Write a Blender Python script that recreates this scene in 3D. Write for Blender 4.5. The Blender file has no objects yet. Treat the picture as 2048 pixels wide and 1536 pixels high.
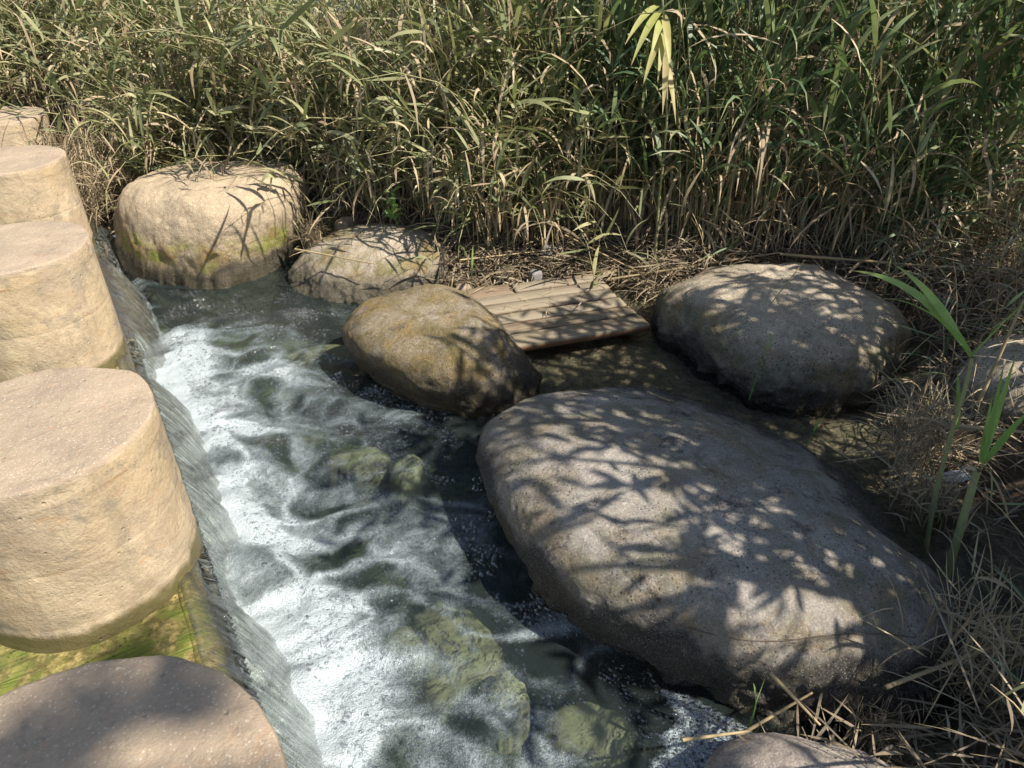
import bpy, math, random
import numpy as np
from mathutils import Vector

# ---------------------------------------------------------------- camera, sky, sun, exposure
scene = bpy.context.scene
C = scene.collection
F, PITCH, CAMH = 1450.0, math.radians(33), 2.2
cam_d = bpy.data.cameras.new("camera")
cam = bpy.data.objects.new("camera", cam_d)
C.objects.link(cam)
cam.location = (0, 0, CAMH)
cam.rotation_euler = (math.pi / 2 - PITCH, 0, 0)
cam_d.sensor_width = 36
cam_d.lens = 36 * F / 2048
cam_d.clip_start = 0.02
cam_d.clip_end = 200
scene.camera = cam

SUN_EL, SUN_AZ = math.radians(50), math.radians(118)      # azimuth clockwise from +Y
SUN = Vector((math.cos(SUN_EL) * math.sin(SUN_AZ), math.cos(SUN_EL) * math.cos(SUN_AZ), math.sin(SUN_EL)))
world = bpy.data.worlds.new("World")
scene.world = world
world.use_nodes = True
wt = world.node_tree
sky = wt.nodes.new("ShaderNodeTexSky")
sky.sky_type = 'NISHITA'
sky.sun_disc = False
sky.sun_elevation = SUN_EL
sky.sun_rotation = SUN_AZ
wt.links.new(sky.outputs[0], wt.nodes["Background"].inputs[0])
wt.nodes["Background"].inputs[1].default_value = 0.095
sd = bpy.data.lights.new("sun", 'SUN')
sd.energy = 5.0
sd.angle = math.radians(0.53)
sd.color = (1.0, 0.945, 0.86)
so = bpy.data.objects.new("sun", sd)
C.objects.link(so)
so.rotation_euler = SUN.to_track_quat('Z', 'Y').to_euler()
so.location = (4, -1, 8)
scene.view_settings.view_transform = 'Standard'
scene.view_settings.look = 'None'
scene.view_settings.exposure = 0.86
scene.view_settings.gamma = 1
scene.view_settings.use_curve_mapping = False
scene.render.engine = 'CYCLES'
scene.cycles.max_bounces = 8
scene.cycles.transparent_max_bounces = 12
scene.cycles.use_denoising = True

R = np.random.RandomState(7)
random.seed(7)


# ---------------------------------------------------------------- helpers
def at(u, v, z=0.0):
    """point of the horizontal plane z that lies under pixel (u, v) of the 2048 px photograph"""
    x = (u - 1024) / F
    y = -(v - 768) / F
    r = np.array([x, math.cos(PITCH) + y * math.sin(PITCH), -math.sin(PITCH) + y * math.cos(PITCH)])
    return r * ((CAMH - z) / -r[2]) + np.array([0, 0, CAMH])


def smooth(a, b, x):
    t = np.clip((x - a) / (b - a), 0, 1)
    return t * t * (3 - 2 * t)


def vnoise(p, seed=0):
    p = np.asarray(p, float)
    i = np.floor(p).astype(np.int64)
    f = p - i
    f = f * f * (3 - 2 * f)

    def h(a):
        n = (a[..., 0] * 374761393 + a[..., 1] * 668265263 + a[..., 2] * 2147483647 + seed * 1274126177) & 0xffffffff
        n = ((n ^ (n >> 13)) * 1274126177) & 0xffffffff
        n = ((n ^ (n >> 16)) * 2246822519) & 0xffffffff
        return (n & 0xffffff) / float(0xffffff)
    out = 0
    for dx in (0, 1):
        for dy in (0, 1):
            for dz in (0, 1):
                w = (f[..., 0] if dx else 1 - f[..., 0]) * (f[..., 1] if dy else 1 - f[..., 1]) * (f[..., 2] if dz else 1 - f[..., 2])
                out = out + w * h(i + np.array([dx, dy, dz]))
    return out


def fbm(p, o=4, seed=0):
    p = np.asarray(p, float)
    s, a, t = 0, 1.0, 0
    for k in range(o):
        s = s + a * vnoise(p * 2 ** k + 17.3 * k, seed + k)
        t += a
        a *= .5
    return s / t


def mesh(name, verts, faces, mat=None, smooth_=True, attrs=None, parent=None, loc=None, link=True):
    """faces: (n,3) or (n,4) int array, or list of such arrays"""
    verts = np.asarray(verts, np.float32).reshape(-1, 3)
    if loc is not None:
        verts = verts - np.asarray(loc, np.float32)
    fl = faces if isinstance(faces, list) else [faces]
    fl = [np.asarray(f, np.int32) for f in fl if len(f)]
    me = bpy.data.meshes.new(name)
    me.vertices.add(len(verts))
    me.vertices.foreach_set("co", verts.ravel())
    li = np.concatenate([f.ravel() for f in fl])
    tot = np.concatenate([np.full(len(f), f.shape[1], np.int32) for f in fl])
    st = np.concatenate([[0], np.cumsum(tot)[:-1]]).astype(np.int32)
    me.loops.add(len(li))
    me.loops.foreach_set("vertex_index", li)
    me.polygons.add(len(tot))
    me.polygons.foreach_set("loop_start", st)
    me.polygons.foreach_set("loop_total", tot)
    me.update(calc_edges=True)
    if smooth_:
        me.polygons.foreach_set("use_smooth", np.ones(len(tot), bool))
    for k, a in (attrs or {}).items():
        t = me.attributes.new(k, 'FLOAT', 'POINT')
        t.data.foreach_set("value", np.asarray(a, np.float32).ravel())
    if mat:
        me.materials.append(mat)
    if not link:
        return me
    o = bpy.data.objects.new(name, me)
    C.objects.link(o)
    if loc is not None:
        o.location = loc
    if parent:
        o.parent = parent
    return o


def tag(o, label=None, cat=None, group=None, kind=None):
    if label: o["label"] = label
    if cat: o["category"] = cat
    if group: o["group"] = group
    if kind: o["kind"] = kind
    return o


def empty(name, loc):
    o = bpy.data.objects.new(name, None)
    o.location = loc
    C.objects.link(o)
    return o


def grid_faces(nu, nv, wrap=False):
    a = np.arange(nu * nv).reshape(nu, nv)
    if wrap:
        a = np.vstack([a, a[:1]])
    return np.stack([a[:-1, :-1].ravel(), a[1:, :-1].ravel(), a[1:, 1:].ravel(), a[:-1, 1:].ravel()], 1)


def copy_tree(o, parent=None, new_loc=None):
    c = o.copy()
    C.objects.link(c)
    if parent:
        c.parent = parent
    for ch in list(o.children):
        copy_tree(ch, c)
    return c


# ---- node helper
class M:
    def __init__(s, name, rough=.8, spec=.3):
        s.m = bpy.data.materials.new(name)
        s.m.use_nodes = True
        s.t = s.m.node_tree
        s.t.nodes.clear()
        s.out = s.n("ShaderNodeOutputMaterial")
        s.b = s.n("ShaderNodeBsdfPrincipled")
        s.b.inputs["Roughness"].default_value = rough
        s.b.inputs["Specular IOR Level"].default_value = spec
        s.l(s.b.outputs[0], s.out.inputs[0])
        s.pos = s.n("ShaderNodeNewGeometry").outputs["Position"]
        s.bumps = None

    def n(s, t, **k):
        x = s.t.nodes.new(t)
        for a, b in k.items():
            setattr(x, a, b)
        return x

    def l(s, a, b):
        s.t.links.new(a, b)

    def put(s, sock, v):
        if isinstance(v, bpy.types.NodeSocket):
            s.l(v, sock)
        elif isinstance(v, (tuple, list)) and len(v) == 3 and sock.type == 'RGBA':
            sock.default_value = (*v, 1)
        else:
            sock.default_value = v

    def math(s, op, a, b=0.0, clamp=False):
        x = s.n("ShaderNodeMath", operation=op, use_clamp=clamp)
        s.put(x.inputs[0], a)
        s.put(x.inputs[1], b)
        return x.outputs[0]

    def scalev(s, v, sc):
        x = s.n("ShaderNodeVectorMath", operation='MULTIPLY')
        s.l(v, x.inputs[0])
        x.inputs[1].default_value = sc
        return x.outputs[0]

    def noise(s, scale, detail=4, rough=.55, dist=0.0, vec=None):
        x = s.n("ShaderNodeTexNoise")
        x.inputs["Scale"].default_value = scale
        x.inputs["Detail"].default_value = detail
        x.inputs["Roughness"].default_value = rough
        x.inputs["Distortion"].default_value = dist
        s.l(vec or s.pos, x.inputs["Vector"])
        return x.outputs[0]

    def vor(s, scale, feature='F1', vec=None, out="Distance", rnd=1.0):
        x = s.n("ShaderNodeTexVoronoi", feature=feature)
        x.inputs["Scale"].default_value = scale
        x.inputs["Randomness"].default_value = rnd
        s.l(vec or s.pos, x.inputs["Vector"])
        return x.outputs[out]

    def ramp(s, f, a, b, lo=0.0, hi=1.0):
        x = s.n("ShaderNodeMapRange", interpolation_type='SMOOTHSTEP')
        s.put(x.inputs[0], f)
        for i, v in enumerate((a, b, lo, hi)):
            x.inputs[i + 1].default_value = v
        return x.outputs[0]

    def mix(s, f, a, b, mode='MIX'):
        x = s.n("ShaderNodeMix", data_type='RGBA', blend_type=mode)
        s.put(x.inputs[0], f)
        s.put(x.inputs[6], a)
        s.put(x.inputs[7], b)
        return x.outputs[2]

    def attr(s, name):
        return s.n("ShaderNodeAttribute", attribute_name=name).outputs["Fac"]

    def z(s, v=None):
        x = s.n("ShaderNodeSeparateXYZ")
        s.l(v or s.pos, x.inputs[0])
        return x.outputs[2]

    def bump(s, h, dist, strength=1.0):
        x = s.n("ShaderNodeBump")
        x.inputs["Strength"].default_value = strength
        x.inputs["Distance"].default_value = dist
        s.l(h, x.inputs["Height"])
        if s.bumps:
            s.l(s.bumps, x.inputs["Normal"])
        s.bumps = x.outputs[0]
        return s.bumps

    def done(s, col=None, rough=None):
        if col is not None: s.put(s.b.inputs["Base Color"], col)
        if rough is not None: s.put(s.b.inputs["Roughness"], rough)
        if s.bumps: s.l(s.bumps, s.b.inputs["Normal"])
        return s.m


# ---------------------------------------------------------------- materials
def mat_concrete():
    m = M("sandy_concrete", .85)
    big = m.noise(2.6, 5, .6)
    fine = m.noise(120, 3, .6)
    zz = m.z()
    side = m.mix(m.ramp(big, .38, .62), (.44, .33, .195), (.35, .27, .18))
    side = m.mix(m.ramp(m.noise(5, 8, .7, .5), .42, .72, 0, .8), side, (.55, .44, .29))
    side = m.mix(m.ramp(m.noise(4.2, 6, .7, 1.4, m.scalev(m.pos, (1, 1, 3.2))), .55, .70, 0, .75), side, (.40, .235, .12))
    side = m.mix(m.ramp(m.noise(6, 8, .75, .5), .52, .63, 0, .8), side, (.27, .22, .155))
    side = m.mix(m.ramp(m.noise(3, 6, .7, .3, m.scalev(m.pos, (4, 4, .5))), .52, .70, 0, .55), side, (.25, .20, .13))
    side = m.mix(m.math('MULTIPLY', m.ramp(m.vor(26), .16, .07), m.ramp(m.noise(3, 3), .5, .6)), side, (.14, .10, .07))
    top = m.mix(m.ramp(m.noise(3.5, 6, .65, .4), .35, .65), (.41, .315, .215), (.31, .24, .17))
    top = m.mix(m.ramp(m.noise(16, 5, .7), .55, .7, 0, .6), top, (.44, .28, .17))
    top = m.mix(m.ramp(m.vor(85), .26, .12, 0, .6), top, (.60, .52, .42))
    top = m.mix(m.ramp(m.noise(60, 6, .8), .58, .68, 0, .8), top, (.60, .52, .40))
    top = m.mix(m.ramp(m.noise(8, 8, .75, .4), .56, .66, 0, .6), top, (.24, .185, .135))
    top = m.mix(m.math('MULTIPLY', m.ramp(m.vor(34), .17, .05), m.ramp(m.noise(11, 4), .42, .62, 0, .7)), top, (.60, .52, .42))
    rim = m.ramp(m.math('ADD', zz, m.math('MULTIPLY', m.noise(9, 4), .05)), .885, .905)
    c = m.mix(rim, side, top)
    c = m.mix(m.ramp(fine, .35, .75, 0, .28), c, (.2, .15, .1))
    foot = m.ramp(m.math('ADD', zz, m.math('MULTIPLY', m.noise(12, 4), .08)), .385, .345)
    c = m.mix(m.math('MULTIPLY', foot, .9), c, (.10, .085, .03))
    m.bump(m.noise(20, 9, .74), .014, .8)
    m.bump(m.ramp(m.vor(17), .12, .03), .005, .7).node.invert = True
    m.bump(m.noise(5, 4, .55, .8), .02, .45)
    m.bump(fine, .002, .7)
    return m.done(c, m.ramp(foot, 0, 1, .88, .35))


def mat_rock(name, top, mid_, dark, band, algae=.0, zb=.12, pits=.5, green=(.20, .19, .045)):
    """band = height of the damp zone over the water; zb its softness"""
    m = M(name, .85)
    zz = m.z()
    wob = m.math('MULTIPLY', m.math('SUBTRACT', m.noise(3.2, 5, .6), .5), .34)
    h = m.math('ADD', zz, wob)
    big = m.noise(2.2, 5, .6, .4)
    c = m.mix(m.ramp(big, .38, .62), top, mid_)
    c = m.mix(m.ramp(m.noise(11, 6, .7, .5), .5, .7, 0, .6), c, tuple(x * .62 for x in mid_))
    c = m.mix(m.ramp(m.noise(34, 6, .78), .52, .68, 0, .6), c, tuple(min(.7, x * 1.45) for x in top))
    # yellow-green algae band just over the damp zone
    if algae > 0:
        g = m.math('MULTIPLY', m.ramp(h, band - .02, band + .05), m.ramp(h, band + .22, band + .10))
        g = m.math('MULTIPLY', g, m.ramp(m.noise(5, 6, .7, .6), .40, .58, 0, algae))
        c = m.mix(g, c, m.mix(m.ramp(m.noise(7, 4), .42, .6), green, (.36, .24, .07)))
    # damp, dark zone at the foot, dark crust patches
    low = m.ramp(m.math('ADD', h, m.math('MULTIPLY', m.math('SUBTRACT', m.noise(18, 6, .75), .5), .16)), band + zb * .6, band - zb * .5)
    c = m.mix(m.math('MULTIPLY', low, .93), c, m.mix(m.ramp(m.noise(9, 5, .7), .45, .62), dark, (.055, .05, .022)))
    crust = m.math('MULTIPLY', m.ramp(m.noise(7, 9, .78, .3), .54, .64), m.ramp(h, band + .45, band + .02))
    c = m.mix(m.math('MULTIPLY', crust, .85), c, (.045, .04, .038))
    # mineral grains and pits
    c = m.mix(m.ramp(m.vor(120), .28, .12, 0, .6), c, tuple(min(.75, x * 1.6) for x in top))
    c = m.mix(m.ramp(m.noise(130, 4, .7), .38, .62, 0, .5), c, tuple(x * .4 for x in mid_))
    p = m.math('MULTIPLY', m.ramp(m.vor(60), .30, .12), m.ramp(m.noise(6, 3), .42, .6))
    c = m.mix(m.math('MULTIPLY', p, pits), c, (.03, .027, .023))
    # thin cracks
    wv = m.n("ShaderNodeTexNoise")
    wv.inputs["Scale"].default_value = 4
    wv.inputs["Detail"].default_value = 6
    m.l(m.pos, wv.inputs["Vector"])
    wp = m.n("ShaderNodeVectorMath", operation='MULTIPLY_ADD')
    m.l(wv.outputs[1], wp.inputs[0])
    wp.inputs[1].default_value = (.9, .9, .9)
    m.l(m.pos, wp.inputs[2])
    e = m.vor(1.9, 'DISTANCE_TO_EDGE', wp.outputs[0])
    crack = m.math('MULTIPLY', m.ramp(e, .006, .001), m.ramp(m.noise(3, 2), .54, .62))
    c = m.mix(m.math('MULTIPLY', crack, .6), c, (.035, .03, .025))
    rl = m.ramp(h, band + .3, band)
    m.bump(m.math('MULTIPLY', m.noise(12, 9, .75, .3), m.math('ADD', m.math('MULTIPLY', rl, .8), .2)), .09, .9)
    m.bump(m.math('MULTIPLY', m.noise(50, 8, .75), m.math('ADD', m.math('MULTIPLY', rl, .7), .3)), .016, .9)
    m.bump(p, .012, pits).node.invert = True
    m.bump(crack, .006, 1).node.invert = True
    wet = m.ramp(zz, .07, .02)
    return m.done(c, m.ramp(wet, 0, 1, .9, .22))


def mat_leaf(name, cols, trans=.35, rough=.5):
    """cols: three colours picked by the per-leaf attribute tint (0..1)"""
    m = M(name, rough, .35)
    t = m.attr("tint")
    cr = m.n("ShaderNodeValToRGB")
    m.l(t, cr.inputs[0])
    el = cr.color_ramp.elements
    for i, c in enumerate(cols):
        p = i / (len(cols) - 1)
        e = el[i] if i < 2 else el.new(p)
        e.position = p
        e.color = (*c, 1)
    el[0].position = 0
    for i, c in enumerate(cols):     # set again after sorting
        e = sorted(el, key=lambda k: k.position)[i] if i < len(el) else None
        if e: e.color = (*c, 1)
    c = cr.outputs[0]
    c = m.mix(m.ramp(m.noise(14, 4, .6), .35, .7, 0, .45), c, tuple(x * .6 for x in cols[1]))
    c = m.mix(m.ramp(m.attr("along"), .75, 1.0, 0, .55), c, (.36, .26, .12))
    tr = m.n("ShaderNodeBsdfTranslucent")
    m.l(m.mix(.5, c, m.mix(1, c, (1.1, 1.25, .5), 'MULTIPLY')), tr.inputs[0])
    mx = m.n("ShaderNodeMixShader")
    mx.inputs[0].default_value = trans
    m.put(m.b.inputs["Base Color"], c)
    m.l(m.b.outputs[0], mx.inputs[1])
    m.l(tr.outputs[0], mx.inputs[2])
    m.l(mx.outputs[0], m.out.inputs[0])
    return m.m


def mat_wood():
    m = M("weathered_wood", .8)
    d = m.n("ShaderNodeTexCoord").outputs["Object"]
    g = m.noise(3.0, 8, .7, .3, m.scalev(d, (1.2, 26, 10)))
    big = m.noise(1.8, 3, .6, 0, m.scalev(d, (1, 4, 4)))
    rnd = m.n("ShaderNodeObjectInfo").outputs["Random"]
    c = m.mix(m.ramp(g, .3, .7), (.26, .21, .135), (.13, .10, .068))
    c = m.mix(m.math('MULTIPLY', rnd, .45), c, (.32, .275, .205))
    c = m.mix(m.ramp(big, .5, .75, 0, .5), c, (.18, .11, .07))
    c = m.mix(m.ramp(m.vor(26, vec=m.scalev(d, (1, 1, 0))), .10, .05, 0, .9), c, (.05, .035, .025))
    m.bump(g, .004, .8)
    edge = m.ramp(m.z(d), -.004, -.016)
    c = m.mix(m.math('MULTIPLY', edge, .85), c, (.17, .08, .04))
    return m.done(c)


def mat_soil():
    m = M("bank_soil", .95)
    c = m.mix(m.ramp(m.noise(6, 6, .7), .35, .65), (.09, .06, .038), (.16, .11, .07))
    c = m.mix(m.ramp(m.noise(60, 4, .7), .5, .7, 0, .7), c, (.26, .19, .12))
    # stream bed: gravel and silt below water level, pale slime patches in the pool
    zz = m.z()
    bed = m.mix(m.ramp(m.noise(14, 6, .7, .5), .4, .62), (.15, .125, .075), (.28, .235, .14))
    bed = m.mix(m.ramp(m.vor(34), .34, .12, 0, .8), bed, (.30, .24, .15))
    bed = m.mix(m.ramp(m.noise(40, 6, .75), .52, .66, 0, .7), bed, (.05, .045, .025))
    deep = m.mix(m.ramp(m.noise(3.5, 5, .65, .6), .42, .64), (.06, .065, .04), (.21, .20, .10))
    bed = m.mix(m.ramp(zz, -.12, -.28), bed, deep)
    c = m.mix(m.ramp(zz, .07, .01), c, bed)
    m.bump(m.noise(18, 8, .75), .05, .8)
    m.bump(m.vor(34), .02, .6).node.invert = True
    return m.done(c, m.ramp(zz, .03, .08, .45, .95))


def water_shader(m, tint, gloss_rough=.03, ior=1.33):
    """clear sheet: tinted see-through body with mirror-like sheen by Fresnel"""
    tr = m.n("ShaderNodeBsdfTransparent")
    m.put(tr.inputs[0], tint)
    gl = m.n("ShaderNodeBsdfGlossy")
    gl.inputs["Roughness"].default_value = gloss_rough
    fr = m.n("ShaderNodeFresnel")
    fr.inputs[0].default_value = ior
    mx = m.n("ShaderNodeMixShader")
    if m.bumps:
        m.l(m.bumps, gl.inputs["Normal"])
        m.l(m.bumps, fr.inputs["Normal"])
    m.l(fr.outputs[0], mx.inputs[0])
    m.l(tr.outputs[0], mx.inputs[1])
    m.l(gl.outputs[0], mx.inputs[2])
    return mx.outputs[0]


def mat_pool():
    m = M("pool_water")
    m.bump(m.noise(11, 4, .55, .8), .024, .9)
    m.bump(m.noise(42, 4, .6, .6), .004, .9)
    dep = m.attr("depth")
    cc = m.n("ShaderNodeCombineColor")
    for i_, k_ in enumerate((-1.6, -1.2, -1.35)):
        m.l(m.math('POWER', 2.718, m.math('MULTIPLY', dep, k_)), cc.inputs[i_])
    wat = water_shader(m, cc.outputs[0])
    dif = m.n("ShaderNodeBsdfDiffuse")
    dif.inputs[0].default_value = (.125, .165, .155, 1)
    ms = m.n("ShaderNodeMixShader")
    m.l(m.math('MULTIPLY', dep, .27, True), ms.inputs[0])
    m.l(wat, ms.inputs[1])
    m.l(dif.outputs[0], ms.inputs[2])
    # foam
    wvec = m.n("ShaderNodeTexNoise")
    wvec.inputs["Scale"].default_value = 5
    wvec.inputs["Detail"].default_value = 3
    m.l(m.pos, wvec.inputs["Vector"])
    wp = m.n("ShaderNodeVectorMath", operation='MULTIPLY_ADD')
    m.l(wvec.outputs[1], wp.inputs[0])
    wp.inputs[1].default_value = (.16, .16, 0)
    m.l(m.pos, wp.inputs[2])
    w = wp.outputs[0]
    n1 = m.noise(9, 7, .68, .6, w)
    n2 = m.noise(70, 5, .75, 0, w)
    n3 = m.vor(230)
    foam = m.attr("foam")
    f = m.math('ADD', foam, m.math('MULTIPLY', m.math('SUBTRACT', n1, .5), .8))
    f = m.math('ADD', f, m.math('MULTIPLY', m.math('SUBTRACT', n2, .5), .40))
    f = m.math('ADD', f, m.math('MULTIPLY', m.math('SUBTRACT', .42, n3), .28))
    raft = m.attr("raft")
    v1 = m.ramp(m.vor(55), .42, .20)
    v2 = m.ramp(m.vor(120), .40, .22)
    holes = m.math('MAXIMUM', v1, v2)
    f = m.math('SUBTRACT', f, m.math('MULTIPLY', m.math('MULTIPLY', holes, raft), .55))
    veil = m.ramp(f, .20, .80)
    solid = m.ramp(f, .55, .95)
    spk = m.ramp(m.vor(190), .30, .10)
    edge = m.math('MULTIPLY', m.ramp(f, .30, .42), spk)
    fac = m.math('MAXIMUM', m.math('MULTIPLY', veil, .62), m.math('MAXIMUM', m.math('MULTIPLY', solid, .94), m.math('MULTIPLY', edge, .6)))
    fb = m.n("ShaderNodeBsdfPrincipled")
    m.put(fb.inputs["Base Color"], m.mix(m.ramp(f, .5, 1.0), (.23, .275, .28), (.405, .45, .46)))
    fb.inputs["Roughness"].default_value = .35
    fb.inputs["Subsurface Weight"].default_value = .15
    fb.inputs["Subsurface Radius"].default_value = (.02, .02, .02)
    b1 = m.n("ShaderNodeBump")
    b1.inputs["Distance"].default_value = .006
    b1.inputs["Strength"].default_value = .8
    m.l(m.vor(170), b1.inputs["Height"])
    b2 = m.n("ShaderNodeBump")
    b2.inputs["Distance"].default_value = .05
    b2.inputs["Strength"].default_value = .6
    m.l(n1, b2.inputs["Height"])
    m.l(b1.outputs[0], b2.inputs["Normal"])
    m.l(b2.outputs[0], fb.inputs["Normal"])
    mf = m.n("ShaderNodeMixShader")
    m.l(fac, mf.inputs[0])
    m.l(ms.outputs[0], mf.inputs[1])
    m.l(fb.outputs[0], mf.inputs[2])
    m.l(mf.outputs[0], m.out.inputs[0])
    return m.m


def mat_fall():
    m = M("falling_water")
    # streaks follow the attribute pair (across, down)
    cx = m.n("ShaderNodeCombineXYZ")
    m.l(m.attr("across"), cx.inputs[0])
    m.l(m.attr("down"), cx.inputs[1])
    v = m.scalev(cx.outputs[0], (55, 1.5, 1))
    st = m.noise(1.0, 6, .7, .5, v)
    st2 = m.noise(3.0, 5, .7, .4, v)
    m.bump(st, .010, 1)
    m.bump(st2, .0018, 1)
    wat = water_shader(m, (.86, .88, .82), .03)
    dif = m.n("ShaderNodeBsdfPrincipled")
    dif.inputs["Base Color"].default_value = (.44, .48, .47, 1)
    dif.inputs["Roughness"].default_value = .2
    m.l(m.bumps, dif.inputs["Normal"])
    w = m.math('ADD', m.attr("white"), m.math('MULTIPLY', m.math('SUBTRACT', st2, .5), .9))
    w = m.math('ADD', w, m.math('MULTIPLY', m.math('SUBTRACT', st, .5), .9))
    ln = m.math('MULTIPLY', m.ramp(m.math('ABSOLUTE', m.math('SUBTRACT', st2, .5)), .022, .0), m.ramp(m.attr('white'), -.6, .1))
    fac = m.math('ADD', m.math('MULTIPLY', m.ramp(w, .56, 1.05), .85), m.math('MULTIPLY', ln, .5), True)
    mx = m.n("ShaderNodeMixShader")
    m.l(fac, mx.inputs[0])
    m.l(wat, mx.inputs[1])
    m.l(dif.outputs[0], mx.inputs[2])
    m.l(mx.outputs[0], m.out.inputs[0])
    return m.m


def mat_sill():
    """weir body: wet dark concrete, green hair algae streaming over the top"""
    m = M("algae_sill", .5)
    x = m.n("ShaderNodeVectorRotate", rotation_type='Z_AXIS')
    m.l(m.pos, x.inputs["Vector"])
    x.inputs["Angle"].default_value = -math.atan2(NV[1], NV[0])
    q = x.outputs[0]
    st = m.noise(1, 6, .7, .8, m.scalev(q, (4, 60, 4)))
    pat = m.noise(5, 5, .65, .5)
    c = m.mix(m.ramp(st, .3, .7), (.07, .11, .015), (.22, .24, .04))
    c = m.mix(m.ramp(pat, .42, .6), c, m.mix(m.ramp(m.noise(30, 5, .7), .4, .65), (.14, .11, .035), (.42, .33, .12)))
    # net of sunlit ripples focused on the shallow bed is real light; here only grit
    c = m.mix(m.ramp(m.vor(40), .2, .1, 0, .8), c, (.05, .04, .02))
    zz = m.z()
    face = m.ramp(zz, .255, .225)
    c = m.mix(face, c, m.mix(m.ramp(st, .4, .65), (.03, .028, .018), (.12, .10, .06)))
    m.bump(st, .02, .8)
    m.bump(m.noise(25, 6, .7), .02, .7)
    return m.done(c)


def mat_plain(name, col, rough=.8, var=.35, scale=20):
    m = M(name, rough)
    c = m.mix(m.ramp(m.noise(scale, 5, .65), .35, .7, 0, var), col, tuple(x * .5 for x in col))
    m.bump(m.noise(scale * 4, 5, .7), .006, .6)
    return m.done(c)


def mat_bubble():
    m = M("bubble_film")
    tr = m.n("ShaderNodeBsdfTransparent")
    tr.inputs[0].default_value = (.93, .95, .95, 1)
    gl = m.n("ShaderNodeBsdfGlossy")
    gl.inputs["Roughness"].default_value = .06
    lw = m.n("ShaderNodeLayerWeight")
    lw.inputs[0].default_value = .45
    mx = m.n("ShaderNodeMixShader")
    m.l(m.math('ADD', lw.outputs["Facing"], .08, True), mx.inputs[0])
    m.l(tr.outputs[0], mx.inputs[1])
    m.l(gl.outputs[0], mx.inputs[2])
    m.l(mx.outputs[0], m.out.inputs[0])
    return m.m


# weir frame: S along the crest (away from the camera), N towards the pool
DV = np.array([-.517, .856])
NV = np.array([.856, .517])


def wp(s, n, z):
    s, n = np.asarray(s, float), np.asarray(n, float)
    return np.stack(np.broadcast_arrays(s * DV[0] + n * NV[0], s * DV[1] + n * NV[1], z), -1)


MC = mat_concrete()
MSOIL = mat_soil()
MPOOL = mat_pool()
MFALL = mat_fall()
MSILL = mat_sill()
MWOOD = mat_wood()
MGREEN = mat_leaf("reed_leaf", [(.15, .175, .075), (.25, .265, .125), (.41, .385, .20), (.56, .47, .28)], .33, .45)
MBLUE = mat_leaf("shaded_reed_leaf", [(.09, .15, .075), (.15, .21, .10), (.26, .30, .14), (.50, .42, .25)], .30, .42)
MDRY = mat_leaf("dry_reed_leaf", [(.34, .26, .155), (.46, .36, .22), (.24, .17, .10), (.55, .45, .30)], .15, .7)
MSTRAW = mat_leaf('weathered_straw', [(.22, .17, .11), (.32, .25, .16), (.15, .11, .07), (.44, .37, .26)], .12, .8)
MFRESH = mat_leaf("fresh_reed_leaf", [(.22, .38, .10), (.30, .46, .14), (.44, .56, .20)], .5, .4)
MYEL = mat_leaf("yellowing_reed_leaf", [(.38, .42, .12), (.50, .45, .18), (.52, .40, .22)], .4)
MCANE = mat_plain("dry_cane", (.40, .30, .16), .6, .5, 12)
MSTEM = mat_plain("reed_stem", (.33, .31, .15), .55, .5, 9)
MOLIVE = mat_plain("olive_stalk", (.34, .34, .15), .5, .4, 14)
MTREE = mat_leaf("tree_leaf", [(.05, .08, .03), (.08, .11, .04), (.11, .14, .06)], .3)
MBARK = mat_plain("tree_bark", (.13, .10, .075), .9, .6, 14)
MBUB = mat_bubble()

# ---------------------------------------------------------------- ground
WATER_EDGE = np.array([
    (-3.35, 5.55), (-2.9, 5.75), (-1.75, 5.45), (-1.2, 5.05), (-.7, 4.85), (-.35, 4.6), (.2, 4.75), (.65, 4.85), (1.05, 4.55),
    (1.6, 4.35), (2.2, 4.2), (2.35, 3.6), (2.0, 3.1), (1.85, 2.6), (2.0, 2.0), (1.85, 1.55), (1.35, 1.32),
    (1.0, 1.28), (.80, 1.22), (.6, .6), (.6, -.8), (-.6, -.8), (.42, -.7)], float)
WATER_EDGE = np.vstack([WATER_EDGE[:-2], [tuple(wp(-.9, 0., 0)[:2]), tuple(wp(6.4, 0., 0)[:2])]])


def sdf(poly, x, y):
    """signed distance, positive inside"""
    d = np.full(x.shape, 1e9)
    ins = np.zeros(x.shape, bool)
    n = len(poly)
    for i in range(n):
        ax, ay = poly[i]
        bx, by = poly[(i + 1) % n]
        ex, ey = bx - ax, by - ay
        t = np.clip(((x - ax) * ex + (y - ay) * ey) / (ex * ex + ey * ey), 0, 1)
        d = np.minimum(d, np.hypot(x - ax - t * ex, y - ay - t * ey))
        c = ((ay > y) != (by > y)) & (x < (bx - ax) * (y - ay) / (by - ay + 1e-12) + ax)
        ins ^= c
    return np.where(ins, d, -d)


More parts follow.
